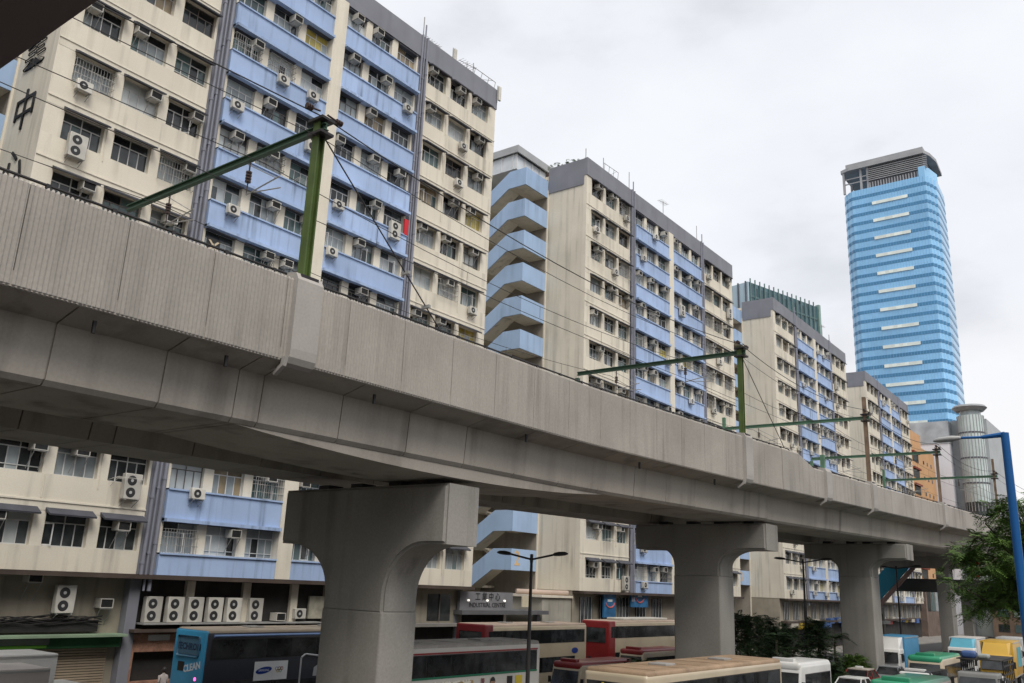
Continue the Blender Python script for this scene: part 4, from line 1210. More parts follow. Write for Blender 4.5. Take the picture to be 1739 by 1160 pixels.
def side_windows(root, w, y0, y1, z0, z1, n, gap=0.035, name='window'):
    put('window_band', MB().box(-w / 2 - 0.006, w / 2 + 0.006, y0 - 0.04, y1 + 0.04, z0 - 0.04, z1 + 0.04), root, mat=blackm)
    q = (y1 - y0) / n
    me = cached(('sw', round(q, 3), z1 - z0, gap), lambda: MB().box(-0.012, 0.012, gap / 2, q - gap / 2, 0, z1 - z0).mesh('window', vglass))
    for s in (-1, 1):
        for i in range(n):
            put(name, me, root, (s * (w / 2 + 0.002), y0 + i * q, z0))
def bus(label, x, y, rz, L, Wd, H, decks, body, roof, base=None, stripe=None, group='buses on the road', upper=None, frontm=None):
    root = thing('double_decker_bus' if decks == 2 else 'coach', label, 'bus', (x, y, base), rz, group)
    put('body', rbox(-Wd / 2, Wd / 2, -L / 2, L / 2, 0.32, H - 0.10, 0.16, 3, body), root)
    put('roof', rbox(-Wd / 2 + 0.03, Wd / 2 - 0.03, -L / 2 + 0.05, L / 2 - 0.05, H - 0.30, H, 0.14, 3, roof), root)
    put('underframe', MB().box(-Wd / 2 + 0.1, Wd / 2 - 0.1, -L / 2 + 0.2, L / 2 - 0.2, 0.25, 0.5), root, mat=black)
    wheels(root, Wd, (-L / 2 + 2.3, L / 2 - 3.2) if decks == 1 else (-L / 2 + 2.5, L / 2 - 3.3, L / 2 - 1.9))
    n = max(4, int(L / 1.45))
    for i in range(6):
        put('roof_seam', MB().box(-Wd / 2 + 0.2, Wd / 2 - 0.2, -L / 2 + 0.9 + i * (L - 1.6) / 6, -L / 2 + 0.94 + i * (L - 1.6) / 6, H - 0.004, H + 0.012), root, mat=roof)
    for yv in (-L * 0.22, L * 0.2):
        put('roof_hatch', rbox(-0.38, 0.38, yv - 0.38, yv + 0.38, H - 0.02, H + 0.07, 0.03, 2, M('roof_hatch_grey', (0.30, 0.29, 0.27), 0.6, 0.3, 2)), root)
    if decks == 2:
        side_windows(root, Wd, -L / 2 + 0.35, L / 2 - 0.3, H - 1.27, H - 0.45, n)
        side_windows(root, Wd, -L / 2 + 1.6, L / 2 - 1.0, 1.25, 2.15, n - 1)
        fz = ((H - 1.5, H - 0.42), (1.05, 2.3))
    else:
        side_windows(root, Wd, -L / 2 + 0.35, L / 2 - 0.3, H - 1.75, H - 0.45, n)
        fz = ((H - 1.9, H - 0.42),)
    for i, (a, b) in enumerate(fz):
        put('windscreen', rbox(-Wd / 2 + 0.14, Wd / 2 - 0.14, -L / 2 - 0.015, -L / 2 + 0.05, a, b, 0.012, 1, vglass), root)
    put('rear_window', rbox(-Wd / 2 + 0.25, Wd / 2 - 0.25, L / 2 - 0.05, L / 2 + 0.012, H - 1.4, H - 0.5, 0.01, 1, vglass), root)
    for s in (-1, 1):
        put('headlight', MB().box(s * (Wd / 2 - 0.5) - 0.17, s * (Wd / 2 - 0.5) + 0.17, -L / 2 - 0.02, -L / 2 + 0.02, 0.62, 0.82), root, mat=lampw)
        put('tail_light', MB().box(s * (Wd / 2 - 0.22) - 0.09, s * (Wd / 2 - 0.22) + 0.09, L / 2 - 0.02, L / 2 + 0.02, 0.8, 1.3), root, mat=lampr)
        put('mirror', MB().box(s * (Wd / 2 + 0.16) - 0.09, s * (Wd / 2 + 0.16) + 0.09, -L / 2 - 0.22, -L / 2 - 0.12, 1.7, 2.1).tube((s * Wd / 2, -L / 2, 2.1), (s * (Wd / 2 + 0.14), -L / 2 - 0.16, 2.05), 0.02, 5), root, mat=blackm)
    if stripe:
        for zz, t, mt in stripe:
            put('stripe', MB().box(-Wd / 2 - 0.004, Wd / 2 + 0.004, -L / 2 + 0.25, L / 2 - 0.25, zz, zz + t), root, mat=mt)
    return root
def minibus(label, x, y, rz, body, roof, base=GN, L=6.9, Wd=2.05, H=2.72, name='minibus', group='minibuses in the traffic'):
    root = thing(name, label, 'minibus', (x, y, base), rz, group)
    me = rbox(-Wd / 2, Wd / 2, -L / 2, L / 2, 0.3, H - 0.12, 0.14, 3, body)
    for v in me.vertices:                                     # raked nose
        if v.co.y < -L / 2 + 0.4:
            v.co.y += 0.55 * max(0, (v.co.z - 1.2) / (H - 1.2))
    put('body', me, root)
    mr = rbox(-Wd / 2 + 0.02, Wd / 2 - 0.02, -L / 2 + 0.42, L / 2 - 0.02, H - 0.48, H, 0.2, 3, roof)
    put('roof', mr, root)
    put('destination_box', rbox(-0.55, 0.55, -L / 2 + 0.55, -L / 2 + 0.95, H - 0.06, H + 0.16, 0.04, 2, roof), root)
    side_windows(root, Wd, -L / 2 + 1.0, L / 2 - 0.25, 1.35, 2.15, 5)
    w0 = -L / 2 - 0.02 + 0.55 * (1.35 - 1.2) / (H - 1.2)
    w1 = -L / 2 - 0.02 + 0.55 * (2.25 - 1.2) / (H - 1.2)
    put('windscreen', MB().hexa([(-0.9, w0, 1.35), (0.9, w0, 1.35), (0.9, w0 + 0.06, 1.35), (-0.9, w0 + 0.06, 1.35), (-0.86, w1, 2.25), (0.86, w1, 2.25), (0.86, w1 + 0.06, 2.25), (-0.86, w1 + 0.06, 2.25)]), root, mat=vglass)
    put('rear_window', MB().box(-0.8, 0.8, L / 2 - 0.03, L / 2 + 0.01, 1.35, 2.15), root, mat=vglass)
    put('bumper', rbox(-Wd / 2 + 0.02, Wd / 2 - 0.02, -L / 2 - 0.10, -L / 2 + 0.06, 0.35, 0.62, 0.04, 2, M('grey_bumper', (0.2, 0.2, 0.2), 0.6)), root)
    for s in (-1, 1):
        put('headlight', MB().box(s * 0.72 - 0.15, s * 0.72 + 0.15, -L / 2 - 0.025, -L / 2 + 0.03, 0.8, 1.0), root, mat=lampw)
        put('mirror', MB().box(s * (Wd / 2 + 0.12) - 0.08, s * (Wd / 2 + 0.12) + 0.08, -L / 2 + 0.3, -L / 2 + 0.38, 1.5, 1.85), root, mat=blackm)
    wheels(root, Wd, (-L / 2 + 1.2, L / 2 - 1.6), 0.36, 0.22)
    return root
def truck(label, x, y, rz, cab, box, base=GN, L=7.0, Wd=2.15, H=3.3, open_bed=None, sign=None, group='trucks waiting in the traffic', cabh=2.45, fairing=None):
    root = thing('truck', label, 'truck', (x, y, base), rz, group)
    cl = 1.75
    me = rbox(-Wd / 2 + 0.06, Wd / 2 - 0.06, -L / 2, -L / 2 + cl, 0.45, cabh, 0.12, 3, cab)
    for v in me.vertices:
        if v.co.y < -L / 2 + 0.5 and v.co.z > 1.3:
            v.co.y += 0.34 * (v.co.z - 1.3) / (cabh - 1.3)
    put('cab', me, root)
    a0 = -L / 2 - 0.02 + 0.34 * 0.15 / (cabh - 1.3)
    a1 = -L / 2 - 0.02 + 0.34 * (cabh - 0.25 - 1.3) / (cabh - 1.3)
    put('windscreen', MB().hexa([(-0.9, a0, 1.45), (0.9, a0, 1.45), (0.9, a0 + 0.05, 1.45), (-0.9, a0 + 0.05, 1.45), (-0.86, a1, cabh - 0.25), (0.86, a1, cabh - 0.25), (0.86, a1 + 0.05, cabh - 0.25), (-0.86, a1 + 0.05, cabh - 0.25)]), root, mat=vglass)
    for s in (-1, 1):
        d = put('door', MB().box(s * (Wd / 2 - 0.075), s * (Wd / 2 - 0.05), -L / 2 + 0.45, -L / 2 + 1.55, 0.7, 1.42), root, mat=cab)
        put('door_window', MB().box(s * (Wd / 2 - 0.075), s * (Wd / 2 - 0.048), -L / 2 + 0.55, -L / 2 + 1.5, 1.45, 2.1), root, mat=vglass)
        put('headlight', MB().box(s * 0.72 - 0.17, s * 0.72 + 0.17, -L / 2 - 0.03, -L / 2 + 0.02, 0.72, 0.95), root, mat=lampw)
        put('mirror', MB().box(s * (Wd / 2 + 0.16) - 0.09, s * (Wd / 2 + 0.16) + 0.09, -L / 2 + 0.1, -L / 2 + 0.16, 1.6, 2.05).tube((s * (Wd / 2 - 0.1), -L / 2 + 0.3, 2.1), (s * (Wd / 2 + 0.15), -L / 2 + 0.13, 2.05), 0.02, 5), root, mat=blackm)
    put('grille', MB().box(-0.5, 0.5, -L / 2 - 0.02, -L / 2 + 0.02, 0.98, 1.25), root, mat=blackm)
    put('bumper', rbox(-Wd / 2 + 0.05, Wd / 2 - 0.05, -L / 2 - 0.12, -L / 2 + 0.1, 0.4, 0.66, 0.04, 2, M('grey_bumper', (0.2, 0.2, 0.2), 0.6)), root)
    put('chassis', MB().box(-0.5, 0.5, -L / 2 + 0.6, L / 2 - 0.1, 0.5, 0.8), root, mat=black)
    if open_bed is None:
        put('cargo_box', rbox(-Wd / 2, Wd / 2, -L / 2 + cl + 0.12, L / 2, 0.85, H, 0.05, 2, box), root)
        m = MB()
        for s in (-1, 1):
            m.box(s * (Wd / 2 + 0.003), s * (Wd / 2 + 0.02), -L / 2 + cl + 0.15, L / 2 - 0.03, 0.86, 0.95)
            m.box(s * (Wd / 2 + 0.003), s * (Wd / 2 + 0.02), -L / 2 + cl + 0.15, L / 2 - 0.03, H - 0.12, H - 0.06)
        put('box_rail', m, root, mat=chrome)
    if fairing:
        put('roof_fairing', MB().hexa([(-0.9, -L / 2 + 0.5, cabh - 0.05), (0.9, -L / 2 + 0.5, cabh - 0.05), (0.95, -L / 2 + cl, cabh - 0.05), (-0.95, -L / 2 + cl, cabh - 0.05),
                                       (-0.75, -L / 2 + 1.15, H - 0.1), (0.75, -L / 2 + 1.15, H - 0.1), (0.95, -L / 2 + cl, H - 0.04), (-0.95, -L / 2 + cl, H - 0.04)]), root, mat=fairing)
    wheels(root, Wd, (-L / 2 + 0.9, L / 2 - 1.5), 0.42, 0.26)
    return root
def car(label, x, y, rz, body, roofm, base=GN, name='car', group='cars in the traffic', L=4.4, Wd=1.7, H=1.45, van=False):
    root = thing(name, label, 'car', (x, y, base), rz, group)
    pr = [(-2.2, 0.35), (-2.22, 0.62), (-2.1, 0.78), (-1.1, 0.92), (-0.95, 0.93), (1.35, 0.95), (2.05, 0.92), (2.2, 0.75), (2.2, 0.35)]
    m = MB()
    n = len(pr)
    hwid = [Wd / 2 * k for k in (0.93, 0.95, 0.96, 0.97, 0.97, 0.97, 0.95, 0.94, 0.93)]
    vs = [(-hwid[i], p[0], p[1]) for i, p in enumerate(pr)] + [(hwid[i], p[0], p[1]) for i, p in enumerate(pr)]
    m.add(vs, [tuple(range(n)), tuple(range(2 * n - 1, n - 1, -1))] + [(i, i + n, (i + 1) % n + n, (i + 1) % n) for i in range(n)])
    me = m.mesh('body', body)
    bm = bmesh.new(); bm.from_mesh(me)
    bmesh.ops.bevel(bm, geom=list(bm.edges), offset=0.05, segments=2, affect='EDGES')
    bm.to_mesh(me); bm.free()
    me.shade_smooth(); me.set_sharp_from_angle(angle=rad(45))
    put('body', me, root)
    wa, wb_ = Wd / 2 * 0.93, Wd / 2 * 0.76
    cb = MB().hexa([(-wa, -1.0, 0.9), (wa, -1.0, 0.9), (wa, 1.75, 0.92), (-wa, 1.75, 0.92), (-wb_, -0.28, H - 0.06), (wb_, -0.28, H - 0.06), (wb_, 1.15, H - 0.06), (-wb_, 1.15, H - 0.06)])
    put('glasshouse', cb, root, mat=vglass)
    put('roof', rbox(-wb_ - 0.02, wb_ + 0.02, -0.36, 1.22, H - 0.09, H, 0.035, 2, roofm), root)
    pl = MB()
    for s in (-1, 1):
        pl.tube((s * wa, -1.0, 0.9), (s * wb_, -0.3, H - 0.05), 0.035, 5).tube((s * wa, 1.75, 0.9), (s * wb_, 1.17, H - 0.05), 0.045, 5).tube((s * (wa + 0.005), 0.38, 0.9), (s * (wb_ + 0.01), 0.42, H - 0.05), 0.035, 5)
    put('pillar', pl, root, mat=body)
    for s in (-1, 1):
        put('headlight', MB().box(s * 0.58 - 0.16, s * 0.58 + 0.16, -2.235, -2.12, 0.62, 0.76), root, mat=lampw)
        put('tail_light', MB().box(s * 0.62 - 0.14, s * 0.62 + 0.14, 2.14, 2.225, 0.65, 0.82), root, mat=lampr)
        put('mirror', MB().box(s * 0.92 - 0.07, s * 0.92 + 0.07, -0.85, -0.72, 0.92, 1.06), root, mat=body)
    wheels(root, Wd, (-1.35, 1.35), 0.31, 0.2)
    return root
R180 = math.pi
# far carriageway ---------------------------------------------------------------------------
b1 = bus('double-decker bus with bright blue rear and dark advertising side, left of the big pier', -37.3, 30.5, R180, 11.3, 2.5, 4.42, 2, vnavy, M('tan_dusty_roof', (0.36, 0.30, 0.23), 0.6, 0.2), G)
L1 = 11.3 / 2
put('rear_panel', rbox(-1.22, 1.22, L1 - 0.10, L1 + 0.03, 0.5, 4.36, 0.10, 3, vblue), b1)
put('rear_upper_window', rbox(-0.85, 0.85, L1 + 0.01, L1 + 0.045, 3.2, 4.1, 0.12, 3, M('smoky_blue_glass', (0.09, 0.19, 0.28), 0.15, 0.2)), b1)
wpr = M('white_lettering', (0.68, 0.72, 0.76), 0.5)
dpr = M('navy_lettering', (0.02, 0.035, 0.08), 0.5)
put('lettering', text_mesh('TECHRON', 0.40, dpr, 0.004, bold=0.01), b1, (0.0, L1 + 0.05, 3.62), FACE_PY)
put('lettering', text_mesh('CLEAN', 0.42, wpr, 0.004, bold=0.012), b1, (-0.4, L1 + 0.035, 2.75), (rad(90), rad(-12), R180))
put('number_box', MB().box(0.2, 0.7, L1 + 0.02, L1 + 0.045, 2.55, 2.95), b1, mat=blackm)
put('tail_lamp', MB().tube((-0.75, L1 + 0.02, 2.28), (-0.75, L1 + 0.05, 2.28), 0.08, 10), b1, mat=M('lit_tail_lamp', (0.6, 0.05, 0.15), 0.3, emit=(1, 0.1, 0.35, 2.0)))
XS = -1.262
put('advert_panel', MB().box(XS - 0.006, XS + 0.01, -2.4, 1.0, 2.05, 3.1), b1, mat=vnavy)
put('advert_white_board', MB().box(XS - 0.02, XS - 0.006, 0.95, 2.9, 2.1, 2.95), b1, mat=M('white_print', (0.7, 0.72, 0.74), 0.5))
FACE_NX = (rad(90), 0, rad(-90))
el = MB().prism([(0.46 * math.cos(t) , 0.15 * math.sin(t) + 0.06 * math.cos(t)) for t in [2 * math.pi * i / 24 for i in range(24)]], lambda u, v: (XS - 0.022, 2.35 - u, 2.55 + v), lambda u, v: (XS - 0.028, 2.35 - u, 2.55 + v))
put('logo_ellipse', el, b1, mat=M('logo_blue', (0.01, 0.04, 0.24), 0.4))
put('lettering', text_mesh('SAMSUNG', 0.135, wpr, 0.002), b1, (XS - 0.031, 2.35, 2.55), FACE_NX)
for i, (c, dy, dz) in enumerate((((0.02, 0.12, 0.5), 0, 0), ((0.02, 0.02, 0.02), 0.15, 0), ((0.5, 0.03, 0.05), 0.30, 0), ((0.6, 0.42, 0.04), 0.075, -0.09), ((0.02, 0.30, 0.10), 0.225, -0.09))):
    m = MB().path([(XS - 0.024, 1.6 - dy + 0.075 * math.cos(t), 2.6 + dz + 0.075 * math.sin(t)) for t in [2 * math.pi * j / 14 for j in range(15)]], 0.012, 4)
    put('ring', m, b1, mat=M('ring_%s' % ('blue', 'black', 'red', 'yellow', 'green')[i], c, 0.5))
sil = M('silver_print', (0.42, 0.43, 0.45), 0.4)
fr = MB().path([(XS - 0.012, 0.15, 1.5), (XS - 0.012, 0.15, 3.05), (XS - 0.012, -0.1, 3.2), (XS - 0.012, -2.2, 2.95), (XS - 0.012, -2.4, 2.8), (XS - 0.012, -2.45, 1.5)], 0.05, 6)
put('advert_frame_print', fr, b1, mat=sil)
fgp = MB().prism([(0.13 * math.cos(t), 0.17 * math.sin(t)) for t in [2 * math.pi * i / 14 for i in range(14)]], lambda u, v: (XS - 0.012, -1.1 + u, 2.85 + v), lambda u, v: (XS - 0.018, -1.1 + u, 2.85 + v))
put('printed_head', fgp, b1, mat=M('print_skin', (0.30, 0.18, 0.12), 0.6))
put('printed_torso', MB().prism([(-0.42, 2.15), (-0.38, 2.55), (-0.15, 2.68), (0.15, 2.68), (0.38, 2.55), (0.42, 2.15)], lambda u, v: (XS - 0.011, -1.1 + u, v), lambda u, v: (XS - 0.016, -1.1 + u, v)), b1, mat=sil)
put('cornice_rail', MB().tube((XS - 0.0, -5.3, 4.14), (XS - 0.0, 5.3, 4.14), 0.06, 8), b1, mat=M('glossy_blue_rail', (0.20, 0.30, 0.52), 0.25))

b2 = bus('white double-decker bus with election advert and red roof stripe, right of the big pier', -26.9, 30.5, R180, 11.4, 2.5, 4.42, 2, M('off_white_bus_paint', (0.55, 0.53, 0.49), 0.4, 0.08), vgrey, G, [(4.02, 0.07, vredb)])
X2 = -1.262
put('green_waistline', MB().box(X2 - 0.008, X2 + 0.004, -5.4, 5.5, 2.82, 2.90), b2, mat=M('green_line', (0.02, 0.16, 0.09), 0.5))
yb = M('yellow_print', (0.62, 0.48, 0.05), 0.5)
put('advert_yellow_base', MB().prism([(3.3, 1.75), (-5.3, 1.75), (-5.3, 2.08), (-3.0, 2.0), (0.0, 1.86)], lambda u, v: (X2 - 0.006, u, v), lambda u, v: (X2 + 0.002, u, v)), b2, mat=yb)
put('lettering', text_mesh('2012立法會選舉', 0.30, dpr, 0.003), b2, (X2 - 0.008, 4.45, 2.56), FACE_NX)
put('lettering', text_mesh('守護香港', 0.66, M('white_outline_print', (0.72, 0.70, 0.62), 0.5), 0.003, bold=0.015), b2, (X2 - 0.012, 0.75, 2.34), FACE_NX)
put('lettering_backing', MB().prism([(2.1, 2.05), (-0.75, 2.12), (-0.7, 2.66), (2.1, 2.6)], lambda u, v: (X2 - 0.006, u, v), lambda u, v: (X2 + 0.002, u, v)), b2, mat=M('ochre_print', (0.35, 0.26, 0.12), 0.5))
put('lettering', text_mesh('陳\n志', 0.30, M('maroon_print', (0.20, 0.04, 0.05), 0.5), 0.003), b2, (X2 - 0.008, -1.35, 2.4), FACE_NX)
put('lettering', text_mesh('陳\n志', 0.30, MATS['maroon_print'], 0.003), b2, (X2 - 0.008, 3.45, 2.36), FACE_NX)
skn = M('print_skin', (0.30, 0.18, 0.12), 0.6)
for yc in (3.0, -2.05):
    hp_ = put('portrait_print', MB().prism([(0.17 * math.cos(t), 0.22 * math.sin(t)) for t in [2 * math.pi * i / 16 for i in range(16)]], lambda u, v: (X2 - 0.006, yc + u, 2.42 + v), lambda u, v: (X2 - 0.012, yc + u, 2.42 + v)), b2, mat=skn)
    put('hair_print', MB().prism([(0.19 * math.cos(t), 0.04 + 0.24 * math.sin(t)) for t in [math.pi * i / 10 for i in range(11)]] + [(-0.14, 0.10), (0.14, 0.10)], lambda u, v: (X2 - 0.013, yc + u, 2.45 + v), lambda u, v: (X2 - 0.016, yc + u, 2.45 + v)), hp_, mat=blackm)
    put('suit_print', MB().prism([(-0.48, 1.78), (-0.42, 2.02), (-0.12, 2.2), (0.12, 2.2), (0.42, 2.02), (0.48, 1.78)], lambda u, v: (X2 - 0.007, yc + u, v), lambda u, v: (X2 - 0.010, yc + u, v)), hp_, mat=blackm)
put('yellow_badge', MB().box(X2 - 0.008, X2, -4.25, -3.75, 2.2, 2.7), b2, mat=yb)
put('black_badge', MB().box(X2 - 0.008, X2, -3.5, -3.1, 2.15, 2.7), b2, mat=blackm)
for o in list(b2.children):
    if o.name.split('.')[0] in ('lettering', 'lettering_backing', 'portrait_print', 'green_waistline', 'yellow_badge', 'black_badge', 'advert_yellow_base'):
        o.location.z += 0.24
b3 = bus('cream double-decker bus with dark red rear, in the kerb lane behind the white bus', -38.2, 52.0, R180, 12.0, 2.5, 4.42, 2, vcream, M('pinkish_dusty_roof', (0.42, 0.33, 0.26), 0.6, 0.2), G)
put('rear_panel', rbox(-1.262, 1.262, 5.2, 6.03, 0.5, 4.40, 0.12, 3, vred), b3)
put('rear_window', rbox(-0.95, 0.95, 6.0, 6.05, 2.9, 3.95, 0.06, 2, vglass), b3)
put('logo_disc', MB().prism([(0.42 * math.cos(t), 0.2 * math.sin(t)) for t in [2 * math.pi * i / 18 for i in range(18)]], lambda u, v: (-1.256, -4.4 + u, 2.55 + v), lambda u, v: (-1.27, -4.4 + u, 2.55 + v)), b3, mat=M('logo_blue', (0.01, 0.04, 0.24), 0.4))
b4 = bus('cream double-decker bus with bright red rear, farthest along the kerb lane', -38.4, 67.5, R180, 12.0, 2.5, 4.55, 2, vcream, M('pinkish_dusty_roof', (0.42, 0.33, 0.26), 0.6, 0.2), G)
put('rear_panel', rbox(-1.262, 1.262, 5.0, 6.03, 0.5, 4.52, 0.12, 3, vredb), b4)
put('rear_window', rbox(-0.95, 0.95, 6.0, 6.05, 2.9, 4.0, 0.06, 2, vglass), b4)
put('roof_unit', rbox(-0.8, 0.8, -4.5, 3.0, 4.56, 4.72, 0.05, 2, acw), b4)
minibus('cream minibus with dark red roof between the white bus and the cream coach', -30.4, 48.6, 0, vcream, vredb, G)
minibus('minibus with dark red roof farther off, in front of the second pier', -34.3, 63.0, 0, vcream, vredb, G)
minibus('white minibus with green trimmed windscreen left of the second pier', -35.5, 76.0, 0, vwhite, vwhite, G, H=3.0)
truck('white box truck with green-grey side band at the bottom left corner', -36.8, 16.6, R180, vwhite, vwhite, G, L=6.6, Wd=2.3, H=3.66)
t2 = truck('white box truck with OPEN lettering cut off at the bottom left corner', -34.2, 15.2, R180, vwhite, M('off_white_truck_box', (0.58, 0.53, 0.49), 0.5, 0.1), G, L=6.4, Wd=2.3, H=3.42)
put('lettering', text_mesh('OPEN', 0.62, dpr, 0.004, bold=0.02), t2, (-1.156, -0.25, 2.6), FACE_NX)
# near carriageway --------------------------------------------------------------------------
b5 = bus('dusty cream coach with tan roof in the foreground before the second pier', -16.55, 33.9, 0, 12.2, 2.55, 3.26, 1, vcream, vtan, GN)
put('yellow_frame', MB().box(-0.5, -0.42, -6.14, -6.1, 1.5, 2.8).box(0.1, 0.18, -6.14, -6.1, 1.5, 2.8), b5, mat=yb)
minibus('white minibus half hidden at the right end of the cream coach', -17.5, 47.9, 0, vwhite, vwhite, GN, L=5.0, Wd=1.95, H=2.75)
car('small white car behind the half-hidden white minibus', -17.4, 56.6, 0, vwhite, vwhite)
tx = car('red taxi with pale roof near the foot of the third pier', -19.2, 64.2, 0, vredb, M('pale_taxi_roof', (0.42, 0.38, 0.33), 0.4, 0.1), name='taxi')
put('taxi_sign', rbox(-0.25, 0.25, 0.0, 0.18, 1.46, 1.6, 0.03, 2, whitep), tx)
car('dark silver saloon between the red taxi and the blue-boxed truck', -18.6, 69.2, rad(4), vsilver, vsilver)
truck('white-cab truck with blue cargo box beside the third pier', -20.0, 76.6, rad(3), vwhite, vboxb, L=7.4, H=3.3, fairing=vwhite)
minibus('cream minibus with green roof in the queue of traffic', -14.5, 64.6, rad(2), vcream, vgreen)
truck('white truck with pale cyan fairing behind the green-roofed minibus', -16.8, 86.6, rad(3), vwhite, M('pale_truck_box', (0.58, 0.55, 0.52), 0.5, 0.1), L=7.0, H=3.2, fairing=paint('pale_cyan_fairing', (0.12, 0.40, 0.52)))
td_ = truck('dark open-sided truck carrying junk at the lower right', -10.5, 58.6, rad(2), M('dull_grey_cab', (0.22, 0.22, 0.21), 0.5, 0.2), None, L=6.4, H=3.0, open_bed=True, cabh=2.35)
m = MB()
for s in (-1, 1):
    for i in range(7):
        yy_ = -1.1 + i * 0.7
        m.box(s * 1.05 - 0.03, s * 1.05 + 0.03, yy_ - 0.03, yy_ + 0.03, 0.85, 2.95)
    for zz in (1.3, 1.75, 2.2, 2.65, 2.95):
        m.box(s * 1.07 - 0.015, s * 1.07 + 0.015, -1.12, 3.15, zz - 0.05, zz + 0.05)
put('stake_frame', m, td_, mat=blackm)
put('frame_roof', MB().box(-1.1, 1.1, -2.2, 3.2, 2.96, 3.02), td_, mat=M('dark_tarpaulin', (0.045, 0.04, 0.036), 0.8, 0.3))
put('bed', MB().box(-1.06, 1.06, -1.3, 3.2, 0.8, 0.92), td_, mat=blackm)
put('junk_bundle', rbox(-0.9, -0.2, -2.0, -1.0, 3.02, 3.4, 0.14, 3, M('blue_plastic_bundle', (0.05, 0.10, 0.25), 0.5, 0.3, 2)), td_)
put('junk_bundle', rbox(-0.1, 0.5, -1.9, -1.2, 3.02, 3.28, 0.12, 3, M('grey_bundle', (0.28, 0.30, 0.28), 0.6, 0.3, 2)), td_)
ty_ = truck('yellow truck with yellow fairing under the overhanging branches', -12.9, 78.2, rad(3), vyel, vyel, L=7.2, H=3.35, fairing=vyel)
put('cyan_poster', MB().box(1.078, 1.09, 0.6, 3.2, 1.5, 2.9), ty_, mat=M('cyan_print', (0.10, 0.34, 0.40), 0.5, 0.3, 1.5))
van = minibus('white van front lower right, before the green-roofed minibus', -13.5, 57.0, 0, vwhite, vwhite, L=4.6, Wd=1.75, H=2.15, name='van', group='vans')
minibus('minibus whose green roof only just enters at the bottom edge', -10.7, 43.0, 0, vcream, vgreen, L=6.0)
car('red car at the far right edge under the tree', -12.0, 91.0, 0, vredb, vwhite)
minibus('minibus with a green roof cut by the bottom edge left of the big pier', -26.6, 17.2, R180, vcream, vgreen, G)

car('black saloon beside the green-roofed minibus', -16.9, 73.0, rad(3), paint('black_car_paint', (0.02, 0.02, 0.022)), MATS['black_car_paint'])
minibus('grey van behind the blue-boxed truck', -17.4, 93.5, 0, paint('grey_van_paint', (0.25, 0.26, 0.27)), MATS['grey_van_paint'], L=5.0, Wd=1.9, H=2.3, name='van', group='vans')
truck('pale grey truck between the cyan-faced truck and the yellow truck', -15.0, 97.0, rad(3), vwhite, M('pale_grey_box', (0.45, 0.45, 0.44), 0.5, 0.1), L=6.8, H=3.1)
car('white saloon behind the dark open truck', -11.8, 67.5, 0, vwhite, vwhite)
car('dark blue car half hidden behind the red taxi', -20.6, 72.8, rad(3), paint('dark_blue_car_paint', (0.03, 0.05, 0.11)), MATS['dark_blue_car_paint'])
car('silver car in the lane left of the white car', -14.2, 50.6, 0, vsilver, vsilver)
# ------------------------------------------------------------------ vegetation
def leafmat(name, col):
    m = M(name, col, 0.6, 0.45, 1.3, spec=0.25, fine=0.25)
    return m
lf1 = leafmat('roadside_leaf_green', (0.08, 0.145, 0.026))
lf2 = leafmat('dark_median_leaf', (0.03, 0.055, 0.022))
lf3 = leafmat('palm_leaf_green', (0.035, 0.065, 0.028))
bark = M('grey_brown_bark', (0.10, 0.08, 0.06), 0.9, 0.3, 3, fine=0.2)
def frond(vs, fs, base, dirv, ln, wid, n, rng, droop=0.35):
    d = dirv.normalized()
    side = d.cross(Vector((0, 0, 1)))
    if side.length < 0.1:
        side = Vector((1, 0, 0))
    side.normalize()
    up = side.cross(d)
    for i in range(n):
        t = (i + 0.6) / n
        c = base + d * ln * t + Vector((0, 0, -droop * ln * t * t))
        lw = wid * (0.45 + 0.75 * math.sin(math.pi * min(1, t * 0.9 + 0.1)))
        for s in (-1, 1):
            o = side * s + d * 0.55 + up * rng.uniform(-0.25, 0.25)
            o.normalize()
            tip = c + o * lw + Vector((0, 0, -0.25 * lw))
            w2 = d * ln / n * 0.42
            b = len(vs)
            vs += [c - w2 * 0.4, c.lerp(tip, 0.5) - w2 + up * 0.01, tip, c.lerp(tip, 0.5) + w2]
            fs.append((b, b + 1, b + 2, b + 3))
def mesh_from(vs, fs, name, mat):
    me = bpy.data.meshes.new(name)
    me.from_pydata([tuple(v) for v in vs], [], fs)
    me.materials.append(mat)
    return me
def limb(m, a, b, r1, r2, n, rng, bend=0.12):
    pts = []
    L_ = (b - a).length
    for i in range(n + 1):
        t = i / n
        p = a.lerp(b, t) + Vector((rng.uniform(-1, 1), rng.uniform(-1, 1), rng.uniform(-0.5, 0.5))) * bend * L_ * (math.sin(math.pi * t)) * 0.6
        pts.append(p)
    for i in range(n):
        m.tube(pts[i], pts[i + 1], r1 + (r2 - r1) * i / n, 7, r1 + (r2 - r1) * (i + 1) / n, caps=False)
    return pts
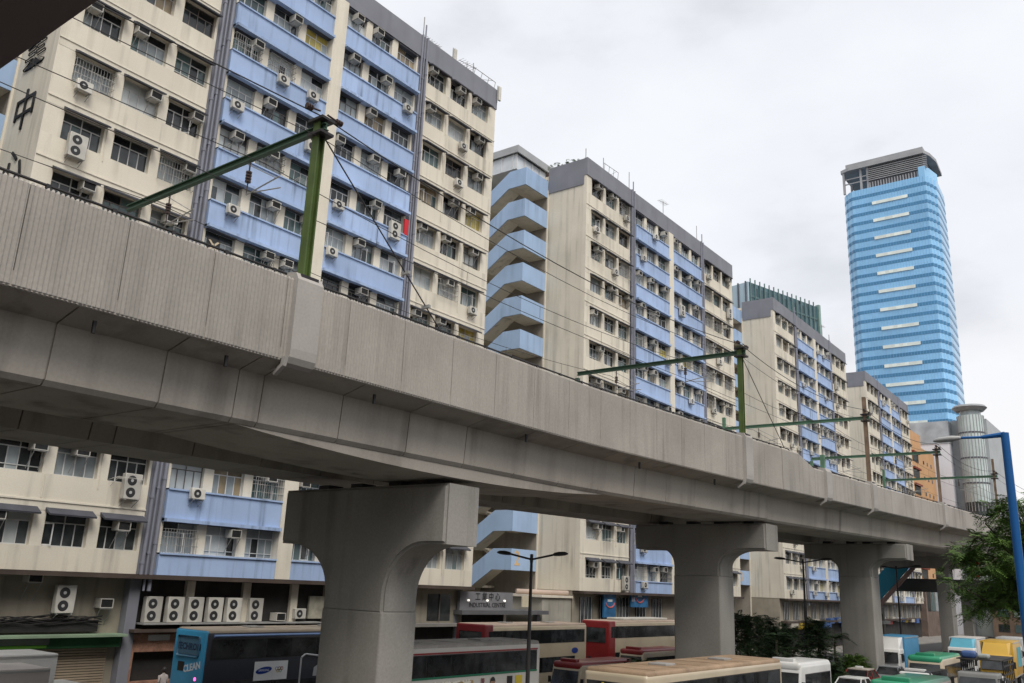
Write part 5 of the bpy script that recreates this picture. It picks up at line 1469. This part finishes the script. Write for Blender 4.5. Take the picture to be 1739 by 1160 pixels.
def flame_tree(label, x, y, base, h, lean, reach, nl, seed, mat, flowers=0, spread=1.0, name='roadside_tree', fl_len=0.55):
    rng = random.Random(seed)
    root = thing(name, label, 'tree', (x, y, base))
    tm = MB()
    top = Vector(lean) + Vector((0, 0, h * 0.52))
    limb(tm, Vector((0, 0, -0.2)), top, 0.24, 0.16, 5, rng, 0.05)
    vs, fs = [], []
    tips = []
    for i in range(nl):
        an = 2 * math.pi * i / nl + rng.uniform(-0.4, 0.4)
        el = rng.uniform(-0.65, 1.25)
        L_ = reach * rng.uniform(0.7, 1.1)
        e = top + Vector((math.cos(an) * math.cos(el) * spread, math.sin(an) * math.cos(el), math.sin(el) * 0.9 - 0.12)) * L_
        pts = limb(tm, top - Vector((0, 0, rng.uniform(0, h * 0.14))), e, 0.10, 0.03, 5, rng, 0.2)
        for k in range(6):
            st_ = pts[rng.randrange(2, 6)]
            e2 = st_ + Vector((rng.uniform(-1, 1), rng.uniform(-1, 1), rng.uniform(-0.7, 0.8))) * reach * 0.38
            p2 = limb(tm, st_, e2, 0.03, 0.012, 3, rng, 0.2)
            tips += p2[1:]
        tips += pts[3:]
    for p in tips:
        for k in range(rng.randrange(9, 14)):
            d = Vector((rng.uniform(-1, 1), rng.uniform(-1, 1), rng.uniform(-0.45, 0.6)))
            frond(vs, fs, p + Vector((rng.uniform(-.25, .25), rng.uniform(-.25, .25), rng.uniform(-.2, .2))), d, fl_len * rng.uniform(0.7, 1.2), 0.16 * fl_len / 0.55, 8, rng)
    put('trunk', tm.mesh('trunk', bark, 50), root)
    o = put('crown', mesh_from(vs, fs, 'crown', mat), root)
    if flowers:
        vf, ff = [], []
        for i in range(flowers):
            p = rng.choice(tips) + Vector((rng.uniform(-.3, .3), rng.uniform(-.3, .3), rng.uniform(0, .25)))
            for k in range(5):
                d = Vector((rng.uniform(-1, 1), rng.uniform(-1, 1), rng.uniform(-0.2, 1))).normalized() * 0.085
                s2 = d.orthogonal().normalized() * 0.045
                b = len(vf)
                vf += [p, p + d * 0.6 + s2, p + d, p + d * 0.6 - s2]
                ff.append((b, b + 1, b + 2, b + 3))
        put('blossom', mesh_from(vf, ff, 'blossom', M('red_blossom', (0.45, 0.04, 0.02), 0.6)), root)
    return root
flame_tree('leafy green tree with red blossom overhanging the road at the right edge', -4.3, 45, GN, 14.9, (-1.4, 0.2, 0), 3.7, 26, 3, lf1, flowers=34, spread=0.78, fl_len=0.6)
def shrub(label, x, y, base, w, h, seed, mat, n=420):
    n *= 3
    rng = random.Random(seed)
    root = thing('median_shrub', label, 'shrub', (x, y, base), 0, 'shrubs in the median')
    st_ = MB(); vs, fs = [], []
    for i in range(9):
        e = Vector((rng.uniform(-.6, .6) * w, rng.uniform(-.6, .6) * w, h * rng.uniform(0.55, 0.95)))
        limb(st_, Vector((rng.uniform(-.1, .1), rng.uniform(-.1, .1), 0)), e, 0.05, 0.015, 4, rng, 0.12)
    for i in range(n):
        t = rng.random()
        an = rng.uniform(0, 2 * math.pi)
        lob = 0.7 + 0.3 * math.sin(an * 3 + seed) + 0.15 * math.sin(an * 7 + t * 9)
        r = w * math.sqrt(rng.random()) * (0.55 + 0.6 * math.sin(math.pi * min(1, t + 0.15))) * lob
        p = Vector((r * math.cos(an), r * math.sin(an), h * (0.12 + 0.88 * t)))
        d = Vector((math.cos(an), math.sin(an), rng.uniform(-0.4, 0.9))) + Vector((rng.uniform(-.7, .7), rng.uniform(-.7, .7), 0))
        frond(vs, fs, p, d, rng.uniform(0.35, 0.65), 0.2, 5, rng)
    put('stem', st_, root, mat=bark)
    put('foliage', mesh_from(vs, fs, 'foliage', mat), root)
def palm(label, x, y, base, h, seed, n=14, ln=1.7):
    rng = random.Random(seed)
    root = thing('small_palm', label, 'palm', (x, y, base), 0, 'small palms in the median')
    m = MB(); vs, fs = [], []
    limb(m, Vector((0, 0, 0)), Vector((0.1, 0.1, h)), 0.12, 0.08, 4, rng, 0.04)
    for i in range(n):
        an = 2 * math.pi * i / n + rng.uniform(-.2, .2)
        frond(vs, fs, Vector((0.1, 0.1, h)), Vector((math.cos(an), math.sin(an), rng.uniform(0.2, 1.1))), ln * rng.uniform(.8, 1.1), 0.34, 16, rng, droop=0.65)
    put('trunk', m, root, mat=bark)
    put('fronds', mesh_from(vs, fs, 'fronds', lf3), root)
shrub('big dark shrub directly right of the second pier', -24.6, 57.5, GN, 2.4, 4.6, 31, lf2, 620)
shrub('dark shrub in the middle of the median planting', -23.6, 62.0, GN, 1.9, 3.9, 32, lf2, 480)
shrub('dark shrub against the left side of the third pier', -22.8, 66.4, GN, 1.5, 4.3, 33, lf2, 420)
shrub('low shrub at the foot of the third pier behind the taxi', -20.6, 67.8, GN, 1.2, 2.0, 34, lf1, 260)
shrub('low shrub just left of the red taxi', -20.4, 62.0, GN, 1.3, 1.6, 35, lf2, 260)
shrub('tall dark shrub at the back of the median planting', -26.6, 66.0, GN - 1, 2.0, 5.4, 36, lf2, 480)
palm('small dark palm between the red minibus and the second pier', -25.3, 45.6, GN, 1.9, 41)
palm('small palm at the left face of the third pier', -22.4, 69.2, GN, 3.1, 42)
palm('small palm standing among the median shrubs', -23.2, 59.6, GN, 3.2, 43)
# planting along the edge of the second roof
rp_ = thing('roof_planting', 'green potted plants along the parapet of the second roof', 'plants', (-45.0, 65.8, 41.0))
rng = random.Random(8); vs, fs = [], []
for i in range(70):
    p = Vector((rng.uniform(-2.6, 0.8), rng.uniform(-0.2, 1.0), rng.uniform(-0.4, 0.35)))
    frond(vs, fs, p, Vector((rng.uniform(-1, 1), rng.uniform(-1, 1), rng.uniform(0, 1))), 0.4, 0.14, 6, rng)
put('foliage', mesh_from(vs, fs, 'foliage', lf1), rp_)
put('planter', MB().box(-2.8, 1.0, 0.0, 0.9, -1.2, -0.45), rp_, mat=brownd)

# ------------------------------------------------------------------ person at the shop counter
pr_ = thing('person', 'dark-haired person in a pale top standing at the pink granite shop counter', 'person', (-42.0, 26.7, G + 0.14))
stp = thing('shop_step', 'low concrete step in front of the pink granite shop', 'step', (-42.0, 26.7, G + 0.14))
put('slab', MB().box(-0.75, 0.8, -1.4, 1.4, 0, 0.3), stp, mat=pave)
me = bpy.data.meshes.new('body')
jt = [((0, 0, 0.95), .16), ((0, 0, 1.15), .15), ((0, 0, 1.38), .17), ((0, 0, 1.50), .07), ((0, 0, 1.58), .06),
      ((0, .1, .88), .10), ((0, .11, .48), .075), ((.02, .11, .08), .05), ((.16, .12, .04), .045),
      ((0, -.1, .88), .10), ((.03, -.11, .48), .075), ((0, -.11, .08), .05), ((.14, -.12, .04), .045),
      ((0, .2, 1.40), .065), ((.03, .25, 1.12), .05), ((-.18, .2, 1.02), .04), ((-.27, .18, 1.02), .035),
      ((0, -.2, 1.40), .065), ((.03, -.25, 1.12), .05), ((-.16, -.2, 0.98), .04), ((-.25, -.18, 0.97), .035)]
eg = [(0, 1), (1, 2), (2, 3), (3, 4), (0, 5), (5, 6), (6, 7), (7, 8), (0, 9), (9, 10), (10, 11), (11, 12), (2, 13), (13, 14), (14, 15), (15, 16), (2, 17), (17, 18), (18, 19), (19, 20)]
me.from_pydata([j[0] for j in jt], eg, [])
po = put('body', me, pr_, (0, 0, 0.3))
po.modifiers.new('skin', 'SKIN')
for i, (c, r) in enumerate(jt):
    me.skin_vertices[0].data[i].radius = (r, r)
me.skin_vertices[0].data[0].use_root = True
ss = po.modifiers.new('sub', 'SUBSURF'); ss.levels = 1; ss.render_levels = 1
me.materials.append(M('pale_top_cloth', (0.45, 0.40, 0.38), 0.8, 0.2, 4))
hdm = bpy.data.meshes.new('head')
bm = bmesh.new(); bmesh.ops.create_uvsphere(bm, u_segments=16, v_segments=12, radius=0.105)
for v in bm.verts:
    v.co.z *= 1.22
    if v.co.x < -0.06 and abs(v.co.y) < 0.03 and abs(v.co.z) < 0.04:
        v.co.x -= 0.02
bm.to_mesh(hdm); bm.free(); hdm.shade_smooth(); hdm.materials.append(M('skin_tone', (0.42, 0.27, 0.20), 0.6))
ho = put('head', hdm, pr_, (-0.01, 0, 1.98))
hrm = bpy.data.meshes.new('hair')
bm = bmesh.new(); bmesh.ops.create_uvsphere(bm, u_segments=16, v_segments=12, radius=0.118)
bmesh.ops.delete(bm, geom=[v for v in bm.verts if v.co.x < -0.04 and v.co.z < 0.05 or v.co.z < -0.09], context='VERTS')
for v in bm.verts: v.co.z *= 1.2
bm.to_mesh(hrm); bm.free(); hrm.shade_smooth(); hrm.materials.append(blackm)
put('hair', hrm, pr_, (0.0, 0, 1.995))
